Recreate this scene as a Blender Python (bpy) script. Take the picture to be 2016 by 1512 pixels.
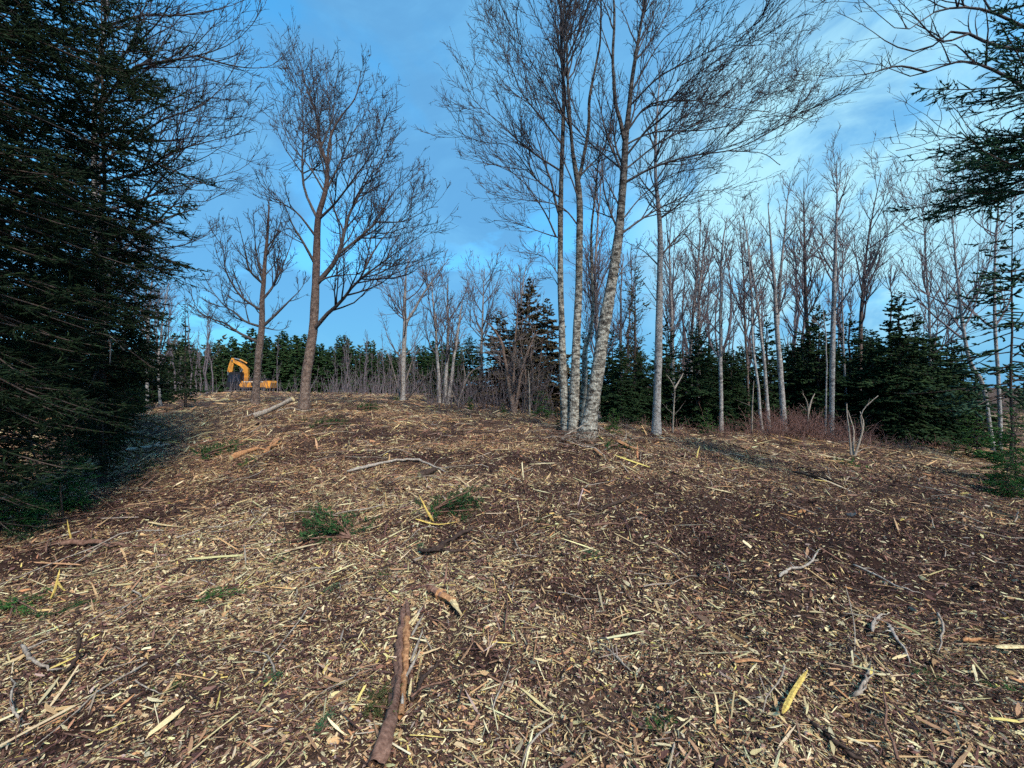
import bpy, math, random
import numpy as np
from mathutils import Matrix, Vector

# ------------------------------------------------------------------ scene, camera, light
for o in list(bpy.data.objects):
    bpy.data.objects.remove(o)
SC = bpy.context.scene
COL = SC.collection
F = 800.0            # focal length in pixels of the 2016 px wide photograph
CAMZ = 1.6
cam_data = bpy.data.cameras.new('camera')
cam_data.sensor_width = 36.0
cam_data.lens = 36.0 * F / 2016.0
cam_data.clip_start = 0.05
cam_data.clip_end = 3000.0
cam = bpy.data.objects.new('camera', cam_data)
COL.objects.link(cam)
cam.location = (0, 0, CAMZ)
cam.rotation_euler = (math.radians(90), 0, 0)
SC.camera = cam

SUN_EL = math.radians(46)
SUN_AZ = math.radians(150)      # measured from +Y (the view direction) clockwise: behind the camera
sun_data = bpy.data.lights.new('sun', 'SUN')
sun_data.energy = 4.6
sun_data.angle = math.radians(14)
sun_data.color = (1.0, 0.90, 0.76)
sun = bpy.data.objects.new('sun', sun_data)
COL.objects.link(sun)
sdir = Vector((math.sin(SUN_AZ) * math.cos(SUN_EL), math.cos(SUN_AZ) * math.cos(SUN_EL), math.sin(SUN_EL)))
sun.rotation_euler = sdir.to_track_quat('Z', 'Y').to_euler()

SC.cycles.use_denoising = False
SC.cycles.use_adaptive_sampling = True
SC.cycles.adaptive_threshold = 0.03
SC.cycles.adaptive_min_samples = 20
SC.cycles.sample_clamp_indirect = 3.0
SC.cycles.max_bounces = 4
SC.cycles.diffuse_bounces = 2
SC.cycles.glossy_bounces = 1
SC.cycles.transmission_bounces = 1
SC.view_settings.view_transform = 'Standard'
SC.view_settings.look = 'None'
SC.view_settings.exposure = 0.3
SC.view_settings.gamma = 1.0
SC.view_settings.use_curve_mapping = False

world = bpy.data.worlds.new('World')
SC.world = world
world.use_nodes = True
wn = world.node_tree.nodes
wl = world.node_tree.links
wn.clear()
w_out = wn.new('ShaderNodeOutputWorld')
w_bg = wn.new('ShaderNodeBackground')
w_bg.inputs['Strength'].default_value = 0.11
w_sky = wn.new('ShaderNodeTexSky')
w_sky.sky_type = 'NISHITA'
w_sky.sun_disc = False
w_sky.sun_elevation = SUN_EL
w_sky.sun_rotation = SUN_AZ
w_sky.ozone_density = 3.0
w_tc = wn.new('ShaderNodeTexCoord')

def w_noise(scale, detail, rough, dist, off):
    m = wn.new('ShaderNodeMapping')
    m.inputs['Location'].default_value = off
    m.inputs['Scale'].default_value = (1, 1, 1.7)
    wl.new(w_tc.outputs['Generated'], m.inputs['Vector'])
    n = wn.new('ShaderNodeTexNoise')
    n.inputs['Scale'].default_value = scale
    n.inputs['Detail'].default_value = detail
    n.inputs['Roughness'].default_value = rough
    n.inputs['Distortion'].default_value = dist
    wl.new(m.outputs['Vector'], n.inputs['Vector'])
    return n.outputs['Fac']

def w_range(sock, a, b, c=0.0, d=1.0):
    r = wn.new('ShaderNodeMapRange')
    r.interpolation_type = 'SMOOTHSTEP' if a < b else 'LINEAR'
    r.inputs['From Min'].default_value = a
    r.inputs['From Max'].default_value = b
    r.inputs['To Min'].default_value = c
    r.inputs['To Max'].default_value = d
    wl.new(sock, r.inputs['Value'])
    return r.outputs['Result']

def w_mix(fac, a, b):
    m = wn.new('ShaderNodeMix')
    m.data_type = 'RGBA'
    for s, v in ((m.inputs['Factor'], fac), (m.inputs['A'], a), (m.inputs['B'], b)):
        if isinstance(v, (int, float, tuple)):
            s.default_value = v
        else:
            wl.new(v, s)
    return m.outputs['Result']

def w_math(op, a, b):
    m = wn.new('ShaderNodeMath')
    m.operation = op
    m.use_clamp = True
    for s, v in ((m.inputs[0], a), (m.inputs[1], b)):
        if isinstance(v, (int, float)):
            s.default_value = v
        else:
            wl.new(v, s)
    return m.outputs[0]

def w_blob(px, py, lo, hi):
    v = Vector(((px - 1008) / F, 1.0, (756 - py) / F)).normalized()
    d = wn.new('ShaderNodeVectorMath')
    d.operation = 'DOT_PRODUCT'
    d.inputs[1].default_value = v
    wl.new(w_tc.outputs['Generated'], d.inputs[0])
    return w_range(d.outputs['Value'], lo, hi)

w_sep = wn.new('ShaderNodeSeparateXYZ')
wl.new(w_tc.outputs['Generated'], w_sep.inputs[0])
w_z = w_sep.outputs['Z']
# thin blue-grey cloud over clear sky, one bright bank of cloud low on the right
cl1 = w_range(w_noise(1.9, 7, 0.55, 0.5, (0.3, 1.7, 0.2)), 0.40, 0.58)
cl2 = w_range(w_noise(3.0, 8, 0.6, 0.6, (2.3, 0.4, 1.1)), 0.44, 0.66)
bank = w_math('MULTIPLY', w_blob(1600, 410, 0.915, 0.995), w_range(w_noise(4.2, 8, 0.58, 0.5, (4.1, 2.2, 0.7)), 0.30, 0.54))
tint = wn.new('ShaderNodeMix')
tint.data_type = 'RGBA'
tint.blend_type = 'MULTIPLY'
tint.inputs['Factor'].default_value = 1.0
wl.new(w_sky.outputs['Color'], tint.inputs['A'])
tint.inputs['B'].default_value = (0.85, 2.35, 2.6, 1)
c = w_mix(w_math('MULTIPLY', w_math('ADD', cl1, w_range(w_z, 0.55, 0.0)), 0.9), tint.outputs['Result'], (1.05, 3.0, 5.5, 1))
c = w_mix(w_math('MULTIPLY', cl2, 0.40), c, (1.7, 4.7, 7.6, 1))
c = w_mix(w_math('MULTIPLY', bank, 0.9), c, (3.9, 7.0, 8.2, 1))
wl.new(c, w_bg.inputs['Color'])
wl.new(w_bg.outputs['Background'], w_out.inputs['Surface'])

# ------------------------------------------------------------------ helpers
rng = np.random.default_rng(7)

def nrm(v):
    return v / np.maximum(np.linalg.norm(v, axis=-1, keepdims=True), 1e-9)

def vnoise(x, y, seed=0):
    x = np.asarray(x, float); y = np.asarray(y, float)
    xi = np.floor(x).astype(np.int64); yi = np.floor(y).astype(np.int64)
    xf = x - xi; yf = y - yi
    xf = xf * xf * (3 - 2 * xf); yf = yf * yf * (3 - 2 * yf)
    def h(a, b):
        n = (a * 374761393 + b * 668265263 + seed * 974634777) & 0xffffffff
        n = ((n ^ (n >> 13)) * 1274126177) & 0xffffffff
        n = n ^ (n >> 16)
        return (n & 0xffff) / 65535.0
    a = h(xi, yi); b = h(xi + 1, yi); c_ = h(xi, yi + 1); d = h(xi + 1, yi + 1)
    return (a * (1 - xf) + b * xf) * (1 - yf) + (c_ * (1 - xf) + d * xf) * yf

# terrain control points: (pixel x, pixel y of the ground there, distance)
CTRL = [(600, 801, 13), (505, 797, 14.5), (490, 773, 32), (490, 783, 46), (700, 778, 30), (810, 788, 22), (880, 797, 20),
        (1000, 815, 16), (1130, 852, 9), (1170, 857, 8.8), (1293, 852, 10.5), (1420, 850, 13), (1640, 864, 12.5),
        (1880, 872, 15), (1900, 835, 30), (1990, 965, 7), (300, 778, 30), (330, 810, 14), (130, 905, 8), (1545, 855, 12),
        (1000, 776, 45), (1300, 780, 45), (1700, 800, 45)]
ctrl = [((px - 1008) / F * d, d, CAMZ - (py - 756) / F * d) for px, py, d in CTRL]
ctrl += [(0, 0, 0), (-3, 2, 0.0), (3, 2, 0.0), (0, 3.2, 0.02), (3, 4.5, 0.0), (-3.5, 4.5, 0.05), (-8, 2, 0.0), (8, 2, -0.1),
         (0, -8, 0), (-8, -6, 0), (8, -6, 0), (0, 70, 0.0), (-70, 60, 0.2), (70, 60, -1.5), (-60, 10, 0), (60, 10, -1.2)]
_c = np.array(ctrl)
def _tps(r2):
    return np.where(r2 > 1e-9, 0.5 * r2 * np.log(np.maximum(r2, 1e-9)), 0.0)
_n = len(_c)
_K = _tps(((_c[:, None, :2] - _c[None, :, :2]) ** 2).sum(-1)) + np.eye(_n) * 0.4
_Pm = np.hstack([np.ones((_n, 1)), _c[:, :2]])
_A = np.block([[_K, _Pm], [_Pm.T, np.zeros((3, 3))]])
_w = np.linalg.solve(_A, np.concatenate([_c[:, 2], np.zeros(3)]))

def Hm(x, y):
    x = np.asarray(x, float); y = np.asarray(y, float)
    sh = x.shape
    x = x.ravel(); y = y.ravel()
    r = np.hypot(x, y)
    k = np.minimum(1.0, 85.0 / np.maximum(r, 1e-6))
    xs, ys = x * k, y * k
    z = _w[-3] + _w[-2] * xs + _w[-1] * ys
    for i in range(_n):
        z = z + _w[i] * _tps((xs - _c[i, 0]) ** 2 + (ys - _c[i, 1]) ** 2)
    return z.reshape(sh)

def H(x, y):
    z = Hm(x, y)
    z = z + 0.10 * (vnoise(np.asarray(x) / 1.6, np.asarray(y) / 1.6, 3) - 0.5)
    z = z + 0.11 * (vnoise(np.asarray(x) / 0.55, np.asarray(y) / 0.55, 5) - 0.5)
    z = z + 0.06 * (vnoise(np.asarray(x) / 0.2, np.asarray(y) / 0.2, 8) - 0.5)
    return z

def P(px, py, d):
    return np.array([(px - 1008) / F * d, d, CAMZ - (py - 756) / F * d])

def G(px, py):
    """the point of the ground seen at this pixel"""
    ds = np.concatenate([np.linspace(1.0, 20, 600), np.linspace(20.1, 80, 400)])
    hz = H((px - 1008) / F * ds, ds)
    below = (CAMZ - (py - 756) / F * ds) < hz
    i = int(np.argmax(below)) if below.any() else len(ds) - 1
    d = float(ds[i]); x = (px - 1008) / F * d
    return np.array([x, d, float(H(x, d))])

def gz(x, y):
    return float(H(np.array([x]), np.array([y]))[0])

def mesh_np(name, V, faces, mat=None, smooth=False, col=None):
    """faces: one (M,k) int array"""
    me = bpy.data.meshes.new(name)
    V = np.asarray(V, np.float32); faces = np.asarray(faces, np.int32)
    m, k = faces.shape
    me.vertices.add(len(V)); me.vertices.foreach_set('co', V.ravel())
    me.loops.add(m * k); me.loops.foreach_set('vertex_index', faces.ravel())
    me.polygons.add(m); me.polygons.foreach_set('loop_start', np.arange(m, dtype=np.int32) * k)
    if smooth:
        me.polygons.foreach_set('use_smooth', np.ones(m, bool))
    me.update(calc_edges=True)
    if col is not None:
        c4 = np.ones((len(V), 4), np.float32); c4[:, :3] = col
        a = me.attributes.new('Col', 'FLOAT_COLOR', 'POINT'); a.data.foreach_set('color', c4.ravel())
    if mat:
        me.materials.append(mat)
    return me

def link(name, me, parent=None):
    o = bpy.data.objects.new(name, me)
    COL.objects.link(o)
    if parent:
        o.parent = parent
    return o

def tag(o, label=None, cat=None, group=None, kind=None):
    if label: o['label'] = label
    if cat: o['category'] = cat
    if group: o['group'] = group
    if kind: o['kind'] = kind
    return o

def empty(name, loc=(0, 0, 0), rz=0.0):
    o = bpy.data.objects.new(name, None)
    o.empty_display_size = 0.2
    COL.objects.link(o)
    o.location = loc; o.rotation_euler = (0, 0, rz)
    return o

def copy_tree(root):
    r = root.copy(); COL.objects.link(r)
    for ch in list(root.children):
        c_ = ch.copy(); COL.objects.link(c_); c_.parent = r
        for g in list(ch.children):
            d = g.copy(); COL.objects.link(d); d.parent = c_
    return r

class MB:
    """collects quads / triangles for one part"""
    def __init__(s): s.v = []; s.f = []
    def add(s, V, Fc):
        n = sum(len(a) for a in s.v)
        s.v.append(np.asarray(V, float)); s.f += [tuple(int(i) + n for i in f) for f in Fc]
    def box(s, a, b, bev=0.0):
        (x0, y0, z0), (x1, y1, z1) = a, b
        if bev <= 0:
            V = [(x, y, z) for x in (x0, x1) for y in (y0, y1) for z in (z0, z1)]
            s.add(V, [(0, 1, 3, 2), (4, 6, 7, 5), (0, 4, 5, 1), (2, 3, 7, 6), (0, 2, 6, 4), (1, 5, 7, 3)])
        else:
            prof = [(x0 + bev, z0), (x1 - bev, z0), (x1, z0 + bev), (x1, z1 - bev), (x1 - bev, z1), (x0 + bev, z1), (x0, z1 - bev), (x0, z0 + bev)]
            s.prism(prof, y0, y1)
    def prism(s, prof, y0, y1):
        """outline in xz extruded along y"""
        n = len(prof)
        V = [(x, y0, z) for x, z in prof] + [(x, y1, z) for x, z in prof]
        s.add(V, [tuple(range(n)), tuple(range(2 * n - 1, n - 1, -1))] + [(i, n + i, n + (i + 1) % n, (i + 1) % n) for i in range(n)])
    def tube(s, a, b, r0, r1=None, k=10):
        r1 = r0 if r1 is None else r1
        a = np.array(a, float); b = np.array(b, float)
        t = nrm(b - a); ref = np.array([0, 0, 1.0]) if abs(t[2]) < .9 else np.array([1.0, 0, 0])
        u = nrm(np.cross(t, ref)); w = np.cross(t, u)
        V = []
        for c_, r in ((a, r0), (b, r1)):
            for i in range(k):
                an = 2 * math.pi * i / k
                V.append(c_ + r * (math.cos(an) * u + math.sin(an) * w))
        s.add(V, [(i, (i + 1) % k, k + (i + 1) % k, k + i) for i in range(k)] + [tuple(range(k - 1, -1, -1)), tuple(range(k, 2 * k))])
    def build(s, name, mat, parent=None, smooth=False):
        me = bpy.data.meshes.new(name)
        me.from_pydata(np.concatenate(s.v).tolist(), [], s.f)
        if smooth:
            me.polygons.foreach_set('use_smooth', np.ones(len(me.polygons), bool))
        me.materials.append(mat); me.update()
        return link(name, me, parent)

# ------------------------------------------------------------------ materials
def new_mat(name, rough=0.8, spec=0.2):
    m = bpy.data.materials.new(name); m.use_nodes = True
    b = m.node_tree.nodes['Principled BSDF']
    b.inputs['Roughness'].default_value = rough
    b.inputs['Specular IOR Level'].default_value = spec
    return m, m.node_tree.nodes, m.node_tree.links, b

def ramp(nodes, stops):
    r = nodes.new('ShaderNodeValToRGB')
    e = r.color_ramp.elements
    e[0].position, e[0].color = stops[0][0], (*stops[0][1], 1)
    e[1].position, e[1].color = stops[-1][0], (*stops[-1][1], 1)
    for p, c_ in stops[1:-1]:
        x = e.new(p); x.color = (*c_, 1)
    return r

def bark_mat(name, stops, scale=(6, 6, 1.5), nscale=3.0, bump=0.5, detail=8, rough=0.9, stops2=None, scale2=(30, 30, 8), grad=None):
    m, N, L, b = new_mat(name, rough, 0.15)
    tc = N.new('ShaderNodeTexCoord'); mp = N.new('ShaderNodeMapping')
    mp.inputs['Scale'].default_value = scale
    L.new(tc.outputs['Object'], mp.inputs['Vector'])
    n = N.new('ShaderNodeTexNoise'); n.inputs['Scale'].default_value = nscale; n.inputs['Detail'].default_value = detail
    n.inputs['Roughness'].default_value = 0.65; n.inputs['Distortion'].default_value = 0.4
    L.new(mp.outputs['Vector'], n.inputs['Vector'])
    r = ramp(N, stops); L.new(n.outputs['Fac'], r.inputs['Fac'])
    mp2 = N.new('ShaderNodeMapping'); mp2.inputs['Scale'].default_value = scale2
    L.new(tc.outputs['Object'], mp2.inputs['Vector'])
    n2 = N.new('ShaderNodeTexNoise'); n2.inputs['Scale'].default_value = 2.0; n2.inputs['Detail'].default_value = 6
    L.new(mp2.outputs['Vector'], n2.inputs['Vector'])
    r2 = ramp(N, stops2 or [(0.3, (0.55, 0.5, 0.5)), (0.7, (1.25, 1.25, 1.25))]); L.new(n2.outputs['Fac'], r2.inputs['Fac'])
    mx = N.new('ShaderNodeMix'); mx.data_type = 'RGBA'; mx.blend_type = 'MULTIPLY'; mx.inputs['Factor'].default_value = 1
    L.new(r.outputs['Color'], mx.inputs['A']); L.new(r2.outputs['Color'], mx.inputs['B'])
    if grad:      # bark colour darkens with height above the base
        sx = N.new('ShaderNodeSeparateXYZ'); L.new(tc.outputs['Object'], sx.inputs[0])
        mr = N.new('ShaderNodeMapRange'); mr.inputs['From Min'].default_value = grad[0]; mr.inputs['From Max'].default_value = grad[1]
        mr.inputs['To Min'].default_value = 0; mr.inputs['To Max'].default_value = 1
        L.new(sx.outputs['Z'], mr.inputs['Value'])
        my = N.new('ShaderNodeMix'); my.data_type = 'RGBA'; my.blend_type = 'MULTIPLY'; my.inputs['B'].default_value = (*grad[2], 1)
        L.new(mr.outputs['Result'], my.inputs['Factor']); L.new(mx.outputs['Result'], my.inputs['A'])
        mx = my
    L.new(mx.outputs['Result'], b.inputs['Base Color'])
    bp = N.new('ShaderNodeBump'); bp.inputs['Strength'].default_value = bump; bp.inputs['Distance'].default_value = 0.03
    ad = N.new('ShaderNodeMath'); ad.operation = 'ADD'
    L.new(n.outputs['Fac'], ad.inputs[0]); L.new(n2.outputs['Fac'], ad.inputs[1])
    L.new(ad.outputs[0], bp.inputs['Height']); L.new(bp.outputs['Normal'], b.inputs['Normal'])
    return m

def col_mat(name, rough=0.8, spec=0.2, gain=1.0, var=0.25, trans=0.0):
    """colour from the mesh attribute Col, with grain"""
    m, N, L, b = new_mat(name, rough, spec)
    a = N.new('ShaderNodeAttribute'); a.attribute_name = 'Col'
    tc = N.new('ShaderNodeTexCoord'); n = N.new('ShaderNodeTexNoise'); n.inputs['Scale'].default_value = 9; n.inputs['Detail'].default_value = 4
    L.new(tc.outputs['Object'], n.inputs['Vector'])
    r = ramp(N, [(0.3, (gain * (1 - var),) * 3), (0.7, (gain * (1 + var),) * 3)]); L.new(n.outputs['Fac'], r.inputs['Fac'])
    mx = N.new('ShaderNodeMix'); mx.data_type = 'RGBA'; mx.blend_type = 'MULTIPLY'; mx.inputs['Factor'].default_value = 1
    L.new(a.outputs['Color'], mx.inputs['A']); L.new(r.outputs['Color'], mx.inputs['B'])
    L.new(mx.outputs['Result'], b.inputs['Base Color'])
    return m

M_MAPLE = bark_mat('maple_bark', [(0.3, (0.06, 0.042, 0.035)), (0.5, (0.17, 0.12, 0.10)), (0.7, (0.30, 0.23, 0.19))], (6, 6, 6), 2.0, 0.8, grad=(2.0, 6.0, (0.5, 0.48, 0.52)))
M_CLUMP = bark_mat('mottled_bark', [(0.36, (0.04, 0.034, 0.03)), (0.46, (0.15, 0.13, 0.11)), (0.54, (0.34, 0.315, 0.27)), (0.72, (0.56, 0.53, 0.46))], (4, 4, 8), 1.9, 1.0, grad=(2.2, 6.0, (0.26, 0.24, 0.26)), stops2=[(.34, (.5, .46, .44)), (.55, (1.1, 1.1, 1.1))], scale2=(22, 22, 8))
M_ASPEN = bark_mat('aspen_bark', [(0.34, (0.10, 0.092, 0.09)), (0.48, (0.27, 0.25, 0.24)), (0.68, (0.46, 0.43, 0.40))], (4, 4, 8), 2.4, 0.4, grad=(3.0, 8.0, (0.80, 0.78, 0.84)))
M_GREYLIMB = bark_mat('limb_bark', [(0.3, (0.035, 0.028, 0.028)), (0.7, (0.13, 0.11, 0.105))], (6, 6, 6), 2.0, 0.4)
M_TWIG = bark_mat('twig_bark', [(0.3, (0.034, 0.029, 0.033)), (0.7, (0.088, 0.075, 0.08))], (3, 3, 3), 2.0, 0.0, 2)
M_TWIGMID = bark_mat('grey_twig_bark', [(0.3, (0.085, 0.068, 0.075)), (0.7, (0.19, 0.155, 0.165))], (3, 3, 3), 2.0, 0.0, 2)
M_TWIGPALE = bark_mat('pale_twig_bark', [(0.3, (0.10, 0.08, 0.075)), (0.7, (0.24, 0.20, 0.18))], (3, 3, 3), 2.0, 0.0, 2)
M_DEADPALE = bark_mat('dead_wood', [(0.3, (0.20, 0.155, 0.12)), (0.7, (0.42, 0.36, 0.30))], (12, 12, 3), 2.0, 0.3)
M_SPBARK = bark_mat('spruce_bark', [(0.3, (0.03, 0.022, 0.02)), (0.7, (0.10, 0.075, 0.065))], (8, 8, 8), 2.0, 0.5)
M_BRAMBLE = bark_mat('bramble_stem', [(0.3, (0.10, 0.05, 0.045)), (0.7, (0.24, 0.14, 0.12))], (3, 3, 3), 2.0, 0.0, 2)
M_FOL = col_mat('spruce_needles', 0.85, 0.08, 1.0, 0.35)
M_WOODCOL = col_mat('split_wood', 0.85, 0.1, 1.0, 0.2)

# ------------------------------------------------------------------ tubes and growing branches
def tubes(Pa, Ra, k):
    """Pa (N,n,3) Ra (N,n) -> verts, quads"""
    N, n, _ = Pa.shape
    T = np.empty_like(Pa)
    T[:, 1:-1] = Pa[:, 2:] - Pa[:, :-2]; T[:, 0] = Pa[:, 1] - Pa[:, 0]; T[:, -1] = Pa[:, -1] - Pa[:, -2]
    T = nrm(T)
    ov = nrm(Pa[:, -1] - Pa[:, 0])
    ref = np.where(np.abs(ov[:, 2:3]) > 0.75, np.array([[1.0, 0.13, 0]]), np.array([[0.1, 0.05, 1.0]]))
    U = nrm(np.cross(T, ref[:, None, :])); W = np.cross(T, U)
    an = np.arange(k) * 2 * np.pi / k
    V = Pa[:, :, None, :] + Ra[:, :, None, None] * (np.cos(an)[None, None, :, None] * U[:, :, None, :] + np.sin(an)[None, None, :, None] * W[:, :, None, :])
    base = (np.arange(N) * n * k)[:, None, None] + (np.arange(n - 1) * k)[None, :, None]
    i0 = base + np.arange(k)[None, None, :]; i1 = base + ((np.arange(k) + 1) % k)[None, None, :]
    Q = np.stack([i0, i1, i1 + k, i0 + k], -1).reshape(-1, 4)
    return V.reshape(-1, 3), Q

def merge(parts):
    Vs, Fs, n = [], [], 0
    for V, Q in parts:
        Vs.append(V); Fs.append(Q + n); n += len(V)
    return np.concatenate(Vs), np.concatenate(Fs)

def resample(pts, n):
    pts = np.asarray(pts, float)
    # Catmull-Rom through the given points, then even spacing
    p = np.vstack([2 * pts[0] - pts[1], pts, 2 * pts[-1] - pts[-2]])
    out = []
    for i in range(1, len(p) - 2):
        t = np.linspace(0, 1, 9)[:-1, None]
        a, b, c_, d = p[i - 1], p[i], p[i + 1], p[i + 2]
        out.append(0.5 * (2 * b + (c_ - a) * t + (2 * a - 5 * b + 4 * c_ - d) * t ** 2 + (3 * b - a - 3 * c_ + d) * t ** 3))
    out = np.vstack(out + [pts[-1:]])
    s = np.concatenate([[0], np.cumsum(np.linalg.norm(np.diff(out[:, :3], axis=0), axis=1))])
    ss = np.linspace(0, s[-1], n)
    return np.stack([np.interp(ss, s, out[:, j]) for j in range(out.shape[1])], 1)

def grow(Pa, Ra, dens, t0, ang, ratio, up, jit, nseg, lmin, lmax, rmin, rng, rk=0.010, t1=0.98, back=0.0, flat=None, taper=0.65):
    N, n, _ = Pa.shape
    L = np.linalg.norm(np.diff(Pa, axis=1), axis=2).sum(1)
    cnt = np.floor(L * dens * (t1 - t0) + rng.random(N)).astype(int)
    idx = np.repeat(np.arange(N), cnt)
    M = len(idx)
    if M == 0:
        return np.zeros((0, nseg + 1, 3)), np.zeros((0, nseg + 1))
    t = t0 + (t1 - t0) * rng.random(M)
    f = t * (n - 1); i = np.minimum(f.astype(int), n - 2); fr = (f - i)[:, None]
    a, b = Pa[idx, i], Pa[idx, i + 1]
    pos = a * (1 - fr) + b * fr
    T = nrm(b - a)
    rp = Ra[idx, i] * (1 - fr[:, 0]) + Ra[idx, i + 1] * fr[:, 0]
    rv = rng.normal(size=(M, 3))
    if flat is not None:
        rv[:, 2] *= flat
    pr = nrm(rv - (rv * T).sum(1, keepdims=True) * T)
    an = np.radians(ang + rng.normal(size=M) * ang * 0.22)[:, None]
    D = np.cos(an) * T + np.sin(an) * pr
    dn = D[:, 2] < -0.25
    D[dn, 2] *= -0.6
    D = nrm(D)
    ln = np.clip(ratio * L[idx] * (1 - taper * t) * rng.uniform(0.55, 1.3, M), lmin, lmax)
    r0 = np.maximum(np.minimum(rp * 0.75, ln * rk + rmin), rmin)
    pts = np.empty((M, nseg + 1, 3)); pts[:, 0] = pos
    st = (ln / nseg)[:, None]
    for s in range(nseg):
        D = nrm(D + np.array([0, 0, up]) * (st / max(0.2, 1e-6)) ** 0.5 + rng.normal(size=(M, 3)) * jit)
        pts[:, s + 1] = pts[:, s] + D * st
    q = np.linspace(0, 1, nseg + 1)[None, :]
    R = np.maximum(r0[:, None] * (1 - q * 0.85), rmin * (1 - 0.5 * q))
    return pts, R

def trunk_mesh(pts, rad, k, seed, rough=0.06):
    """one tapered trunk with an uneven skin"""
    Pa = pts[None]; Ra = rad[None]
    V, Q = tubes(Pa, Ra, k)
    n = len(pts)
    V = V.reshape(n, k, 3)
    c_ = pts[:, None, :]
    s = np.concatenate([[0], np.cumsum(np.linalg.norm(np.diff(pts, axis=0), axis=1))])
    an = np.arange(k) * 2 * np.pi / k
    nz = vnoise(np.cos(an)[None, :] * 2.2 + 9 + s[:, None] * 0.0 + seed, s[:, None] * 5 + np.sin(an)[None, :] * 2.2, seed) - 0.5
    nz2 = vnoise(np.cos(an)[None, :] * 1.2 + 5 + seed, s[:, None] * 1.4 + np.sin(an)[None, :] * 1.2, seed + 3) - 0.5
    V = c_ + (V - c_) * (1 + rough * 2 * nz + rough * 3 * nz2)[:, :, None]
    return V.reshape(-1, 3), Q

def wave(tr, d, rng, spread, base_off=0.0):
    """traced pixels -> points; the depth drifts from the trunk's so the limb leaves the picture plane"""
    a = np.array([t[:2] for t in tr], float)
    lat = np.hypot(*(a[-1] - a[0])) / F * d
    off = np.clip(rng.uniform(-1, 1) * spread, -1, 1) * lat
    q = np.concatenate([[0], np.cumsum(np.hypot(*np.diff(a, axis=0).T))]); q = q / q[-1]
    return np.array([P(x, y, d + base_off + off * (t ** 1.1)) for (x, y), t in zip(a, q)])

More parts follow.
